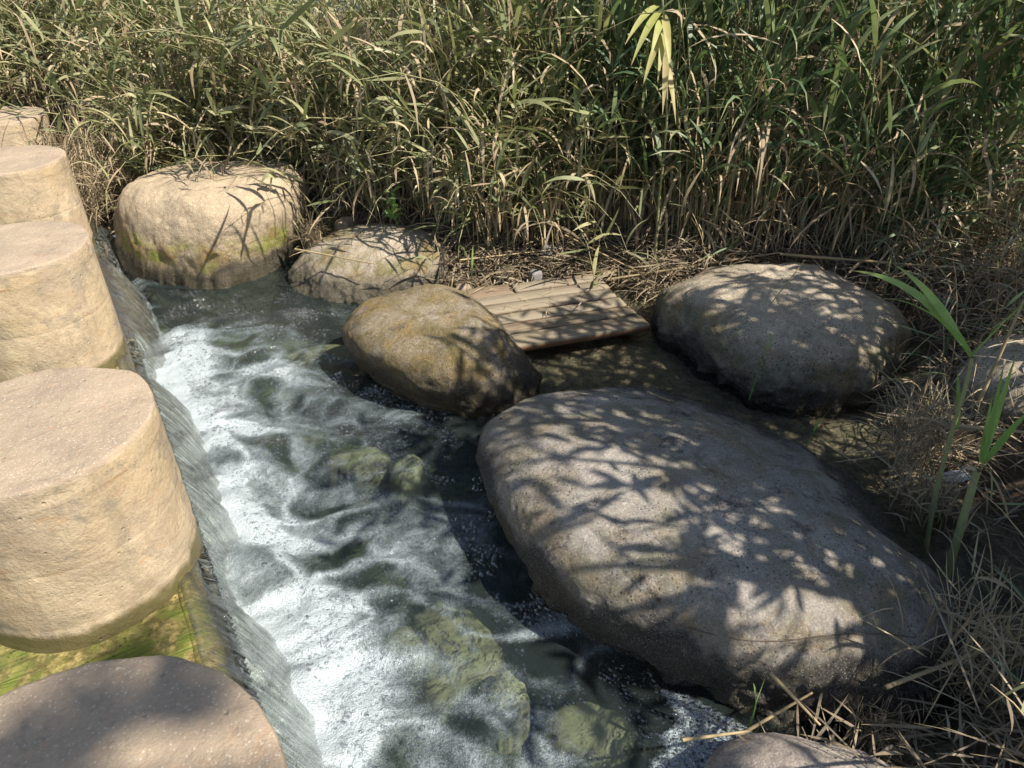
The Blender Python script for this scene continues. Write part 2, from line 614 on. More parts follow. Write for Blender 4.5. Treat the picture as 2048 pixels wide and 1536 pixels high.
def ground_z(x, y):
    x = np.asarray(x, float)
    y = np.asarray(y, float)
    p = np.stack([x, y, x * 0], -1)
    d = sdf(WATER_EDGE, x + .12 * (vnoise(p * 3, 5) - .5), y + .12 * (vnoise(p * 3, 6) - .5))
    inside = -.36 * smooth(0, .32, d)
    ch = smooth(-.1, .25, (x + y - 3.45) / 1.414) * smooth(-.45, -.05, x)
    shallow = -.055 * smooth(0, .12, d)
    inside = inside * (1 - ch) + shallow * ch
    o = -d
    bank = .02 + .22 * smooth(0, .45, o) + .11 * np.clip(o - .2, 0, 2.0) + .05 * np.clip(o - 2.2, 0, 9)
    # near the weir's upstream side the ground is the stream's own bed
    nn = x * NV[0] + y * NV[1]
    ss = x * DV[0] + y * DV[1]
    z = np.where(d > 0, inside, bank)
    up = smooth(.12, -.02, nn) * smooth(7.6, 6.6, ss)
    z = z * (1 - up) + (-.35) * up
    up2 = smooth(.3, 0, nn) * smooth(6.4, 6.9, ss) 
    z = z + .03 * (fbm(p * 4, 4, 3) - .5) * np.where(d > 0, .8, 2.5)
    return z


xs = np.linspace(-9, 8, 400)
ys = np.linspace(-2.5, 14, 390)
gx, gy = np.meshgrid(xs, ys, indexing='ij')
ground = mesh("ground", np.stack([gx, gy, ground_z(gx, gy)], -1), grid_faces(400, 390), MSOIL)
tag(ground, "brown earth bank and silty stream bed", kind="structure")
far = mesh("terrain", [(-90, -90, -.45), (90, -90, -.45), (90, 90, -.45), (-90, 90, -.45)], np.array([[0, 1, 2, 3]]), MSOIL, False)
tag(far, kind="structure")

# ---------------------------------------------------------------- weir sill
CYL = [(-.77, .60), (-1.475, 1.80), (-2.365, 3.20), (-3.24, 4.66), (-4.02, 5.87)]
CS = [c[0] * DV[0] + c[1] * DV[1] for c in CYL]
s = np.linspace(-1.2, 7.4, 500)
prof = [(-1.6, .235), (-1.2, .24), (-.8, .245), (-.5, .25), (-.3, .255), (-.15, .258), (-.06, .255), (-.025, .235), (-.012, .2), (-.005, .1), (0, 0), (.0, -.2), (.0, -.5)]
P_, Z_ = np.array([p[0] for p in prof]), np.array([p[1] for p in prof])
# denser profile
tt = np.linspace(0, len(prof) - 1, 70)
pn, pz = np.interp(tt, range(len(prof)), P_), np.interp(tt, range(len(prof)), Z_)
S, Nn = np.meshgrid(s, pn, indexing='ij')
Zz = np.broadcast_to(pz, S.shape)
V = wp(S, Nn, Zz)
d_ = .014 * (fbm(V * 9, 4, 11) - .5)
V[..., 2] += d_ * (Nn < -.03)
V[..., 0] += d_ * NV[0] * (Zz < .24)
V[..., 1] += d_ * NV[1] * (Zz < .24)
tag(mesh("weir_sill", V, grid_faces(*S.shape), MSILL), "low algae covered concrete sill the water spills over under the stepping stones", "weir")

# ---------------------------------------------------------------- stepping stones (concrete cylinders)
LAB = ["nearest concrete stepping cylinder, its top mostly in soft shade at the bottom left corner",
       "second concrete stepping cylinder with bulging tan side standing in green algae water",
       "third concrete stepping cylinder from the camera, beside the middle of the waterfall",
       "fourth concrete stepping cylinder, level with the dry grass by the far end of the fall",
       "farthest and smallest looking concrete stepping cylinder, up against the reeds"]
for i, (cx, cy) in enumerate(CYL):
    r0 = [.375, .348, .345, .345, .345][i]
    zt = [.885, .885, .89, .885, .88][i]
    hh = [(0.0, 0), (.45, 0), (.75, .0), (.9, 0), (.975, -.001), (.994, -.004), (1.0, -.010), (1.004, -.02), (1.003, -.072), (.999, -.082),
          (1.0, -.14), (1.0, -.2), (1.002, -.3), (.9985, -.312), (1.004, -.325), (1.006, -.42), (1.006, -.5), (1.0, -.54), (1.008, -.56), (1.008, -.65), (1.008, -1.2)]
    tq = np.linspace(0, len(hh) - 1, 110)
    rr = np.interp(tq, range(len(hh)), [h[0] for h in hh])
    zz = np.interp(tq, range(len(hh)), [h[1] for h in hh])
    th = np.linspace(0, 2 * np.pi, 170, endpoint=False)
    T, Rr = np.meshgrid(th, rr * r0, indexing='ij')
    Zq = np.broadcast_to(zz, T.shape).copy()
    X = np.stack([cx + Rr * np.cos(T), cy + Rr * np.sin(T), zt + Zq], -1)
    nz = fbm(X * 7 + i * 9, 5, 40 + i) - .5
    edge = np.exp(-((Rr / r0 - 1) ** 2) / .0012) * np.exp(-(Zq + .02) ** 2 / .0012)
    chip = np.clip(vnoise(X * 17 + 5, 60 + i) - .68, 0, 1) * edge * .05
    rad = (nz * .020 + .002 * (fbm(X * 40, 3, 3) - .5)) * (Rr / r0) - chip
    X[..., 0] += rad * np.cos(T)
    X[..., 1] += rad * np.sin(T)
    X[..., 2] += (nz * .016 - chip * .7) * np.where(Zq > -.03, 1, .2)
    o = mesh("stepping_stone", X, grid_faces(170, 110, True), MC, loc=(cx, cy, 0))
    tag(o, LAB[i], "stepping stone", "row of concrete stepping stones across the weir")

# ---------------------------------------------------------------- waterfall sheet
ns, nt = 2000, 84
s = np.linspace(.25, 6.25, ns)
t = np.linspace(0, 1, nt)
S, T = np.meshgrid(s, t, indexing='ij')
block = np.zeros_like(S)
for c in CS:
    block = np.maximum(block, np.exp(-((S + .03 - c) / .24) ** 4))
a = .30
tau = np.clip((T - a) / (1 - a), 0, 1)
flow = 1 - .55 * block * smooth(0, .25, tau) * (1 - .3 * tau)
n_up = -.75 + (T / a) * .68
n_ = np.where(T < a, n_up, -.07 + .25 * tau * flow)
z_ = np.where(T < a, .292 - .004 * T / a, .288 - .325 * tau ** 1.9)
z_ = z_ - .035 * block * smooth(.0, .2, tau) * (1 - tau)
sk = S + .16 * tau                                            # the sheet runs slightly towards the camera
q = np.stack([sk * 17, tau * 1.1, S * 0], -1)
rid = fbm(q, 3, 21) - .5
rid2 = fbm(np.stack([sk * 50, tau * 2.2, S * 0], -1), 2, 22) - .5
w_ = smooth(0, .3, tau)
tur = (fbm(wp(S, n_, z_) * 16, 4, 23) - .5)
dn = (rid * .030 + rid2 * .010) * w_ + tur * .05 * block * w_
n_ = n_ + dn
zmn = .272 - .7 * smooth(-.02, .03, n_)
z_ = np.maximum(z_, zmn)
z_ = z_ + dn * .35 * w_ + (T < a) * .010 * (fbm(wp(S, n_, 0) * 14, 3, 24) - .5)
fl_ = .026 * smooth(.275, .22, z_) - .09 * (1 - smooth(.275, .22, z_))
n_ = np.maximum(n_, fl_) + .004 * rid
endw = smooth(.7, 1, tau)
V = wp(S - .12 * tau, n_, z_)
white = np.clip(-.05 + .25 * tau ** 1.5 + .75 * smooth(.8, 1, tau) + .30 * block * w_ * (1 - .5 * tau) - 1.2 * smooth(a + .3, a - .02, T), -1.2, 1)
fall = mesh("waterfall", V, grid_faces(ns, nt), MFALL, attrs={"across": sk, "down": tau, "white": white})
tag(fall, "thin glassy sheet of water spilling over the weir sill into white foam", "waterfall")

# ---------------------------------------------------------------- pool water with foam
res = .0125
xs = np.arange(-3.4, 2.5, res)
ys = np.arange(.1, 5.7, res)
gx, gy = np.meshgrid(xs, ys, indexing='ij')
nn = gx * NV[0] + gy * NV[1]
ss = gx * DV[0] + gy * DV[1]
p3 = np.stack([gx, gy, gx * 0], -1)
warp = (fbm(p3 * 2.2, 3, 31) - .5) * 1.2
warp2 = (fbm(p3 * 2.2 + 9, 3, 32) - .5) * 1.2
dist = nn - .17
reach = .56 + .32 * (vnoise(np.stack([ss * 1.6, ss * 0, ss * 0], -1), 33)) + .15 * smooth(2.8, 1.6, ss)
base = 1.12 - dist / reach
# long curling threads: ridged noise stretched along the outward flow, bent towards the camera
fu = (nn + warp * .35) * 2.0
fv = (ss + .55 * np.clip(nn - .2, 0, 2) ** 1.3 + warp2 * .45) * 5.2
r1 = 1 - np.abs(2 * fbm(np.stack([fu, fv, gx * 0], -1), 3, 34) - 1) * 2.4
r2 = 1 - np.abs(2 * fbm(np.stack([gx * 4.2 + warp * 2.2, gy * 4.2 + warp2 * 2.2, gx * 0 + 3], -1), 3, 35) - 1) * 3.0
web = np.clip(np.maximum(r1, r2 * .9), 0, 1)
lump = fbm(np.stack([fu * 1.3, fv * .6, gx * 0], -1), 4, 36) - .5
foam = .22 * base + .66 * web * smooth(-1.6, .7, base) + lump * 1.05 + .45 * smooth(.42, 0, dist)
foam = foam * smooth(-1.6, -.2, base)
foam -= .9 * smooth(4.35, 4.7, ss)                           # calm dark corner under the far boulders
foam -= .5 * smooth(1.25, 1.0, ss) * smooth(.7, 1.0, nn)
chn = smooth(-.1, .2, (gx + gy - 3.45) / 1.414) * smooth(-.45, -.15, gx)
foam = foam * (1 - chn)
raft_poly = np.array([at(*q)[:2] for q in [(1322, 1378), (1370, 1390), (1440, 1425), (1520, 1470), (1500, 1560), (1440, 1640), (1290, 1600), (1300, 1520), (1335, 1500), (1318, 1470), (1360, 1440)]])
rs = sdf(raft_poly, gx, gy) + .02 * (fbm(p3 * 22, 3, 37) - .5)
raft = smooth(-.012, .012, rs)
foam = np.maximum(foam, raft * .92)
amp = smooth(1.6, .1, dist) * (1 - chn)
calm = smooth(4.4, 4.8, ss)
hz = amp * (.095 * (fbm(np.stack([fu * 2.2, fv * 1.1, gx * 0], -1), 4, 38) - .5) + .03 * (fbm(p3 * 11, 4, 39) - .5)) * (1 - .6 * calm)
hz += .03 * smooth(.35, 0, dist) * (fbm(p3 * 8, 3, 41)) * (1 - calm) + .012 * (fbm(p3 * 5, 3, 42) - .5) * (1 - chn * .7)
hz += .006 * np.clip(foam, 0, 1)
gz = ground_z(gx, gy)
faces = grid_faces(len(xs), len(ys))
keep = (nn.ravel()[faces].min(1) > .02) & (gz.ravel()[faces].min(1) < .05) 
used = np.zeros(gx.size, bool)
used[faces[keep].ravel()] = True
remap = np.cumsum(used) - 1
vv = np.stack([gx, gy, hz], -1).reshape(-1, 3)[used]
pool = mesh("water", vv, remap[faces[keep]], MPOOL, attrs={"foam": foam.ravel()[used], "raft": raft.ravel()[used], "depth": np.clip(hz - gz, 0, .5).ravel()[used]})
tag(pool, "foaming plunge pool and shallow side channel", kind="structure")
FOAMV = (xs, ys, foam, hz)


def pool_at(x, y):
    i = int(round((x - xs[0]) / res))
    j = int(round((y - ys[0]) / res))
    if 0 <= i < len(xs) and 0 <= j < len(ys):
        return foam[i, j], hz[i, j], raft[i, j], nn[i, j]
    return 0, 0, 0, 0


# bubbles: little half domes of film on the water
def dome(n=8, k=4):
    v = []
    for j in range(k):
        ph = j / k * math.pi / 2
        for i in range(n):
            a_ = 2 * math.pi * i / n
            v.append((math.cos(ph) * math.cos(a_), math.cos(ph) * math.sin(a_), math.sin(ph)))
    v.append((0, 0, 1))
    f4 = [(j * n + i, j * n + (i + 1) % n, (j + 1) * n + (i + 1) % n, (j + 1) * n + i) for j in range(k - 1) for i in range(n)]
    f3 = [((k - 1) * n + i, (k - 1) * n + (i + 1) % n, k * n) for i in range(n)]
    return np.array(v), np.array(f4), np.array(f3)


dv, d4, d3 = dome(6, 2)
bv, b4, b3, cnt = [], [], [], 0
tries = 0
while cnt < 19000 and tries < 200000:
    tries += 1
    x, y = R.uniform(-2.6, 1.1), R.uniform(1.0, 4.6)
    fo, zz_, rf, n1_ = pool_at(x, y)
    if n1_ < .2 or x + y > 3.6 and x > -.3: continue
    clump = vnoise(np.array([[x * 9, y * 9, 2.]]), 50)[0]
    pr = 0
    if rf > .5: pr = .9
    elif .15 < fo < .5: pr = .45 * (clump > .45)
    elif fo <= .15 and n1_ < 2.0: pr = .30 * (clump > .68)
    else: pr = .34
    if R.rand() > pr: continue
    r_ = .0028 + .0055 * R.rand() ** 3 + (.008 * R.rand() ** 4 if rf > .5 else 0) + (.006 if R.rand() > .985 else 0)
    bv.append(dv * r_ * np.array([1, 1, .8]) + np.array([x, y, zz_ - .0005]))
    b4.append(d4 + cnt * len(dv))
    b3.append(d3 + cnt * len(dv))
    cnt += 1
o = mesh("foam_bubbles", np.concatenate(bv), [np.concatenate(b4), np.concatenate(b3)], MBUB)
tag(o, "small clear bubbles drifting on the pool around the foam", "bubbles", kind="stuff")

# submerged pale stones
MPALE = mat_plain("slimy_pale_stone", (.66, .55, .34), .7, .5, 18)
MPALE2 = mat_plain("slimy_dull_stone", (.40, .33, .20), .7, .5, 9)
for (u, v, w, h_, zt, mt, lab) in [
    (1012, 1372, .085, .085, -.07, MPALE, "round pale yellow stone under water at the foot of the big boulder"),
    (815, 935, .10, .16, -.10, MPALE, "pale yellow slimy stone under water, left of the big boulder's upper end"),
    (725, 905, .17, .10, -.11, MPALE2, "broad dull stone under water between the foam and the drifting bubbles"),
    (880, 1270, .24, .20, -.12, MPALE2, "largest dull stone under water, beside the middle of the foam"),
    (1190, 1450, .16, .12, -.16, MPALE2, "dull greenish stone deep under water near the bubble raft"),
    (650, 700, .26, .13, -.10, MPALE2, "flat stone under water between the fall and the middle boulder")]:
    c0 = at(u, v, zt)
    th = np.linspace(0, 2 * np.pi, 96, endpoint=False)
    ph = np.linspace(0, np.pi / 2, 14)
    TT, PP = np.meshgrid(th, ph, indexing='ij')
    k1 = .55 + .9 * fbm(np.stack([np.cos(TT) * 1.4 + u, np.sin(TT) * 1.4, PP * 0], -1), 5, 70) + .18 * (fbm(np.stack([np.cos(TT) * 6 + u, np.sin(TT) * 6, PP * 0], -1), 3, 73) - .5)
    X = np.stack([c0[0] + w * k1 * np.cos(PP) ** .8 * np.cos(TT), c0[1] + h_ * k1 * np.cos(PP) ** .8 * np.sin(TT), zt - .3 + .3 * np.sin(PP) ** .22], -1)
    X[..., 2] += .02 * (fbm(X * 14, 3, 71) - .5)
    tag(mesh("submerged_stone", X, grid_faces(96, 14, True), mt, loc=(c0[0], c0[1], zt - .3)), lab, "stone")

# ---------------------------------------------------------------- boulders
def per(Rk, th):
    Rk = np.array(Rk)
    n = len(Rk)
    t_ = (th % (2 * np.pi)) / (2 * np.pi) * n
    i = np.floor(t_).astype(int)
    f = t_ - i
    a_, b_, c_, d__ = [Rk[(i + k) % n] for k in (-1, 0, 1, 2)]
    return b_ + .5 * f * (c_ - a_ + f * (2 * a_ - 5 * b_ + 4 * c_ - d__ + f * (3 * (b_ - c_) + d__ - a_)))


def boulder(name, q, z0, mat, label, cat="boulder", seed=0, amp=.05, nth=340, nph=120, group=None):
    cx, cy, h, tx, ty, e, lx, ly = q[:8]
    th = np.linspace(0, 2 * np.pi, nth, endpoint=False)
    ph = np.linspace(-.9, np.pi / 2 - 1e-4, nph)
    TT, PP = np.meshgrid(th, ph, indexing='ij')
    Rr = per(q[8:], TT)
    up = np.clip(PP, 0, 9)
    rho = np.cos(up) ** e
    zz = np.sin(up) ** e
    low = np.clip(-PP, 0, 9)
    dx, dy = Rr * rho * np.cos(TT), Rr * rho * np.sin(TT)
    X = np.stack([cx + dx + lx * zz, cy + dy + ly * zz, z0 + zz * (h + tx * dx + ty * dy) - low * min(.45, h * .9)], -1)
    k = fbm(X * 2.6 + seed, 3, 80 + seed) - .5
    k2 = fbm(X * 9 + seed, 5, 90 + seed) - .5
    rough_low = smooth(z0 + h * .75, z0, X[..., 2])
    k3 = np.abs(fbm(X * 5 + seed, 4, 95 + seed) - .5)
    k4 = np.abs(fbm(X * 1.7 + seed * 3, 2, 70 + seed) - .5)
    dd = amp * (.55 + k * 1.7 - k4 * 1.6 + k2 * (.4 + 1.3 * rough_low) - k3 * 1.8 * (.3 + rough_low))
    dd = dd + amp * .5 * (fbm(X * 24 + seed, 4, 99 + seed) - .5) * (.5 + 1.3 * rough_low)
    ctr = np.array([cx, cy, z0 - .1])
    nrm = X - ctr
    nrm = nrm / np.linalg.norm(nrm, axis=-1, keepdims=True)
    X = X + nrm * dd[..., None]
    o = mesh(name, X, grid_faces(nth, nph, True), mat, loc=(cx, cy, z0))
    return tag(o, label, cat, group)


G = "boulders around the pool"
r1_ = mat_rock("boulder_sunlit", (.50, .385, .25), (.42, .33, .22), (.09, .085, .06), .15, 1.0, .08, .25, (.30, .31, .05))
r2_ = mat_rock("boulder_small", (.60, .50, .38), (.48, .39, .28), (.10, .09, .06), .13, .8, .10, .3)
r3_ = mat_rock("boulder_middle", (.42, .355, .27), (.31, .24, .14), (.035, .032, .025), .24, .95, .20, .7, (.22, .17, .06))
r4_ = mat_rock("boulder_big", (.54, .475, .40), (.47, .41, .345), (.030, .027, .022), .28, .55, .09, .6, (.17, .16, .05))
r5_ = mat_rock("boulder_right", (.54, .45, .335), (.42, .34, .24), (.045, .04, .034), .12, .8, .10, .8, (.16, .17, .08))
boulder("boulder", [-2.317, 5.242, 0.609, 0.038, -0.046, 0.41, 0.156, -0.002, 0.651, 0.732, 0.73, 0.743, 0.734, 0.71, 0.596, 0.576, 0.652, 0.653], 0, r1_,
        "tall tan boulder with a yellow green algae band, at the far end of the waterfall", seed=1, amp=.05, group=G)
boulder("boulder", [-1.053, 4.726, 0.303, 0.022, 0.043, 0.85, 0.106, 0.103, 0.603, 0.564, 0.559, 0.555, 0.527, 0.543, 0.404, 0.336, 0.366, 0.485], 0, r2_,
        "low pale topped boulder between the tall tan boulder and the wooden pallet", seed=2, amp=.04, group=G)
boulder("boulder", [-0.162, 3.589, 0.385, 0.016, 0.041, 0.607, -0.233, -0.078, 0.273, 0.246, 0.346, 0.509, 0.622, 0.649, 0.537, 0.516, 0.504, 0.401], 0, r3_,
        "ochre stained rough boulder in mid stream, in front of the wooden pallet", seed=3, amp=.05, group=G)
boulder("boulder", [1.054, 2.065, 0.425, -0.073, -0.096, 0.705, -0.232, -0.064, 0.526, 0.633, 0.759, 1.113, 1.28, 1.003, 0.778, 0.701, 0.695, 0.737], 0, r4_,
        "biggest boulder, a long smooth grey back dappled by leaf shadows, right of the pool", seed=4, amp=.05, nth=620, nph=200, group=G)
boulder("boulder", [1.636, 3.736, 0.379, 0.02, 0.003, 0.786, -0.019, -0.023, 0.666, 0.695, 0.827, 0.882, 0.874, 0.632, 0.558, 0.604, 0.571, 0.578], 0, r5_,
        "broad shaded boulder right of the wooden pallet, under the reeds", seed=5, amp=.06, group=G)
c = at(1640, 1650, .15)
r6_ = mat_rock("boulder_near", (.46, .39, .32), (.36, .30, .25), (.06, .05, .04), -.12, .2, .1, .4)
boulder("boulder", [c[0], c[1], .29, 0, 0, .7, 0, 0] + [.40, .34, .27, .30, .34, .3, .28, .28, .30, .36], -.05, r6_,
        "smooth grey boulder cut off by the bottom edge of the picture", seed=6, amp=.03, group=G)
c = at(1262, 478, .1)
boulder("boulder", [c[0], c[1] + .1, .26, 0, 0, .8, 0, 0] + [.32, .25, .22, .25, .33, .36, .25, .2, .22, .28], .06, r5_,
        "half hidden grey rock in the dead stalks behind the wooden pallet", seed=7, amp=.12, group=G)
c = at(2010, 800, .2)
boulder("boulder", [c[0] + .1, c[1], .35, 0, 0, .75, 0, 0] + [.34, .32, .3, .3, .3, .3, .32, .3, .3, .32], .1, r5_,
        "grey boulder behind the fresh green reed at the right edge", seed=8, amp=.06, group=G)
MG1 = mat_plain("grey_cobble", (.24, .22, .20), .8, .6, 30)
MG2 = mat_plain("brown_cobble", (.30, .22, .15), .85, .5, 22)
for k, (u, v, rr, zc, mt, lab) in enumerate([
    (1070, 543, .045, .13, MG1, "fist sized grey stone lodged behind the wooden pallet"),
    (1093, 492, .045, .20, MG1, "small whitish stone in the dead stalks above the pallet"),
    (690, 446, .085, .24, MG2, "brown stone under the reeds between the tall and the low boulder"),
    (222, 492, .07, .10, MG2, "brown stone wedged at the left foot of the tall tan boulder"),
    (925, 575, .05, .10, MG2, "reddish stone beside the left corner of the wooden pallet")]):
    c = at(u, v, zc)
    q = [c[0], c[1], rr * .7, 0, 0, .9, 0, 0] + list(rr * R.uniform(.8, 1.25, 10))
    boulder("stone", q, zc - rr * .5, mt, lab, "stone", 20 + k, rr * .7, 60, 30)

# ---------------------------------------------------------------- wooden pallet
P0 = np.array([-.35, 4.354]); PX = np.array([.93, .321]) / .984; PY = np.array([.275, -.736]) / .786
yaw = math.atan2(PX[1], PX[0])
pal = empty("wooden_pallet", (P0[0], P0[1], .105))
pal.rotation_euler = (math.radians(1.2), math.radians(.8), yaw)
tag(pal, "weathered slatted wooden pallet wedged between the boulders over the side channel", "pallet")


def box_part(name, x0, x1, y0, y1, z0, z1, mat, parent, seed=0, bev=.003, rag=.0):
    nx, ny = 26, 5
    ux = np.linspace(x0, x1, nx)
    uy = np.array([y0, y0 + bev, (y0 + y1) / 2, y1 - bev, y1])
    V, Fc = [], []
    X, Y = np.meshgrid(ux, uy, indexing='ij')
    Zt = np.full(X.shape, z1)
    Zt[:, 0] -= bev
    Zt[:, -1] -= bev
    pp = np.stack([X * 3, Y * 6, Zt + seed], -1)
    Zt = Zt + .002 * (vnoise(pp, seed) - .5)
    Xr = X.copy()
    Xr[0] += rag * R.rand(ny)
    Xr[-1] -= rag * R.rand(ny)
    Y = Y + .004 * (vnoise(np.stack([X * 4, Y * 0, Y * 0 + seed], -1), seed + 1) - .5)
    V = np.concatenate([np.stack([Xr, Y, Zt], -1).reshape(-1, 3), np.stack([Xr, Y, Zt * 0 + z0], -1).reshape(-1, 3)])
    top = grid_faces(nx, ny)
    n0 = nx * ny
    bot = top[:, ::-1] + n0
    idx = np.arange(n0).reshape(nx, ny)
    ring = np.concatenate([idx[:, 0], idx[-1, 1:], idx[::-1, -1][1:], idx[0, ::-1][1:-1]])
    r2 = np.roll(ring, -1)
    side = np.stack([ring, ring + n0, r2 + n0, r2], 1)
    o = mesh(name, V, [top, bot, side], mat, False, parent=parent)
    return o


Lp = 1.02
rows = [0, .135, .262, .39, .518, .648, .786]
cutl = [.36, -.02, .0, .0, .0, .0, .0]
for k in range(6):
    y0, y1 = rows[k] + .0, rows[k + 1] - (.024 if k < 5 else 0)
    L1 = [.955, .985, .975, .985, .99, 1.0][k]
    x0 = [.36, .0, .02, .01, .0, .02][k]
    box_part("plank", x0, L1, -y1, -y0, (-.024 + .003 * (k % 2)) if k < 5 else -.04, 0.002 * (k % 3), MWOOD, pal, 3 * k, rag=.006)
box_part("plank", -.02, .352, -.125, .03, -.03, -.008, MWOOD, pal, 31, rag=.02)
for y in (.06, .46, .90):
    o = box_part("bearer", -.68, -.06, -.04, .04, -.10, -.031, MWOOD, pal, 40)
    o.rotation_euler = (0, 0, math.pi / 2)
    o.location = (y, 0, 0)

# ---------------------------------------------------------------- leaves and stems (vectorised)
def leaves(base, az, el, length, width, droop, seg=6, roll=None, tint=None, kink=None):
    """strips along curving midribs; returns verts (n, seg+1, 2, 3), faces, attrs"""
    n = len(base)
    base = np.asarray(base, float)
    length = np.broadcast_to(length, n)
    width = np.broadcast_to(width, n)
    droop = np.broadcast_to(droop, n)
    roll = R.uniform(-.9, .9, n) if roll is None else roll
    tint = R.rand(n) if tint is None else tint
    pts = np.zeros((n, seg + 1, 3))
    pts[:, 0] = base
    e = np.array(np.broadcast_to(el, n), float)
    a_ = np.array(np.broadcast_to(az, n), float)
    curl = R.uniform(-.22, .22, n) / seg
    P = base.copy()
    dirs = []
    for k in range(seg):
        d = np.stack([np.cos(e) * np.cos(a_), np.cos(e) * np.sin(a_), np.sin(e)], -1)
        dirs.append(d)
        P = P + d * (length / seg)[:, None]
        pts[:, k + 1] = P
        e = np.maximum(e - droop / seg * (1 + k * .35), -1.5)
        a_ = a_ + curl
    dirs.append(dirs[-1])
    dirs = np.stack(dirs, 1)
    t_ = np.linspace(0, 1, seg + 1)
    prof = np.interp(t_, [0, .12, .35, .65, .9, 1], [.35, .85, 1, .75, .25, .02])
    side = np.cross(dirs, np.array([0, 0, 1.0]))
    side /= np.linalg.norm(side, axis=-1, keepdims=True) + 1e-9
    up = np.cross(side, dirs)
    tw = (roll[:, None] + (R.uniform(-.7, .7, n))[:, None] * t_[None])
    sd_ = side * np.cos(tw)[..., None] + up * np.sin(tw)[..., None]
    off = sd_ * (prof[None] * width[:, None] * .5)[..., None]
    V = np.stack([pts - off, pts + off], 2)
    idx = np.arange(n * (seg + 1) * 2).reshape(n, seg + 1, 2)
    Fc = np.stack([idx[:, :-1, 0], idx[:, 1:, 0], idx[:, 1:, 1], idx[:, :-1, 1]], -1).reshape(-1, 4)
    al = np.broadcast_to(t_[None, :, None], (n, seg + 1, 2))
    ti = np.broadcast_to(np.asarray(tint)[:, None, None], (n, seg + 1, 2))
    return V.reshape(-1, 3), Fc, {"tint": ti.ravel(), "along": al.ravel()}


def tubes(paths, r0, r1, k=4):
    """paths (n, m, 3)"""
    n, m, _ = paths.shape
    d = np.gradient(paths, axis=1)
    d /= np.linalg.norm(d, axis=-1, keepdims=True) + 1e-9
    ref = np.where(np.abs(d[..., 2:3]) > .9, np.array([1.0, 0, 0]), np.array([0, 0, 1.0]))
    s_ = np.cross(d, ref)
    s_ /= np.linalg.norm(s_, axis=-1, keepdims=True) + 1e-9
    u_ = np.cross(s_, d)
    rr = np.broadcast_to(np.asarray(r0, float).reshape(-1, 1), (n, m)) * (1 - np.linspace(0, 1, m))[None] + np.broadcast_to(np.asarray(r1, float).reshape(-1, 1), (n, m)) * np.linspace(0, 1, m)[None]
    V = []
    for j in range(k):
        a_ = 2 * np.pi * j / k
        V.append(paths + (s_ * math.cos(a_) + u_ * math.sin(a_)) * rr[..., None])
    V = np.stack(V, 2)
    idx = np.arange(n * m * k).reshape(n, m, k)
    nx = np.roll(idx, -1, 2)
    Fc = np.stack([idx[:, :-1], nx[:, :-1], nx[:, 1:], idx[:, 1:]], -1).reshape(-1, 4)
    return V.reshape(-1, 3), Fc


def merge(parts):
    V, Fc, A = [], [], {}
    off = 0
    for v, f, a_ in parts:
        V.append(v)
        Fc.append(f + off)
        off += len(v)
        for k in ("tint", "along"):
            A.setdefault(k, []).append(a_.get(k, np.full(len(v), .3)) if a_ else np.full(len(v), .3))
    return np.concatenate(V), np.concatenate(Fc), {k: np.concatenate(v) for k, v in A.items()}


def stem_paths(base, az, lean, height, m=8, bend=.5):
    n = len(base)
    P = np.array(base, float)
    pts = [P.copy()]
    tilt = lean * .3
    for k in range(m - 1):
        tilt = tilt + lean * bend / (m - 1) * (1 + k * .4)
        d = np.stack([np.sin(tilt) * np.cos(az), np.sin(tilt) * np.sin(az), np.cos(tilt)], -1)
        P = P + d * (height / (m - 1))[:, None]
        pts.append(P.copy())
    return np.stack(pts, 1)


def reed_mass(xy, hmin, hmax, nleaf, lmin, lmax, wmin, wmax, lean, bias, drybias, matl, seg=6, drp=(-.1, .8), elp=(-.1, 1.3)):
    """bias: mean lean azimuth"""
    n = len(xy)
    z = ground_z(xy[:, 0], xy[:, 1])
    base = np.column_stack([xy, z - .02])
    h = R.uniform(hmin, hmax, n)
    az = bias + R.normal(0, 1.1, n)
    ln = np.abs(R.normal(lean, lean * .6, n))
    paths = stem_paths(base, az, ln, h)
    sv, sf = tubes(paths, np.where(R.rand(n) < .2, R.uniform(.006, .009, n), R.uniform(.0035, .0055, n)), .0015)
    parts = [(sv, sf, {"tint": np.repeat(R.rand(n) * .6 + .35, 8 * 4)})]
    tt_ = R.uniform(.12, 1.0, (n, nleaf)) ** .8
    k = tt_ * 6.999
    i0 = k.astype(int)
    f = (k - i0)[..., None]
    ar = np.arange(n)[:, None]
    b = paths[ar, i0] * (1 - f) + paths[ar, i0 + 1] * f
    b = b.reshape(-1, 3)
    m = len(b)
    hz_ = (tt_.ravel())
    dry = (R.rand(m) < (drybias + .55 * (1 - hz_) ** 1.6))
    L = R.uniform(lmin, lmax, m) * (.65 + .5 * np.sin(np.pi * np.clip(hz_, .1, .95)))
    W = R.uniform(wmin, wmax, m)
    el = np.where(dry, R.uniform(-1.3, 1.2, m), R.uniform(*elp, m))
    dr = np.where(dry, R.uniform(.1, 1.9, m), R.uniform(*drp, m))
    aa = np.repeat(az, nleaf) + R.uniform(-2.6, 2.6, m)
    ti = R.rand(m) ** 1.2 * .8
    w = ~dry
    g_ = leaves(b[w], aa[w], el[w], L[w], W[w], dr[w], seg, tint=ti[w])
    d_ = leaves(b[dry], aa[dry], el[dry], L[dry] * .85, W[dry] * .7, dr[dry], 5)
    return parts, g_, d_


def scatter(n, x0, x1, y0, y1, cond):
    out = []
    while len(out) < n:
        P = np.column_stack([R.uniform(x0, x1, 4000), R.uniform(y0, y1, 4000)])
        out.extend(P[cond(P[:, 0], P[:, 1])].tolist())
    return np.array(out[:n])


def bankd(x, y):
    return -sdf(WATER_EDGE, x, y)


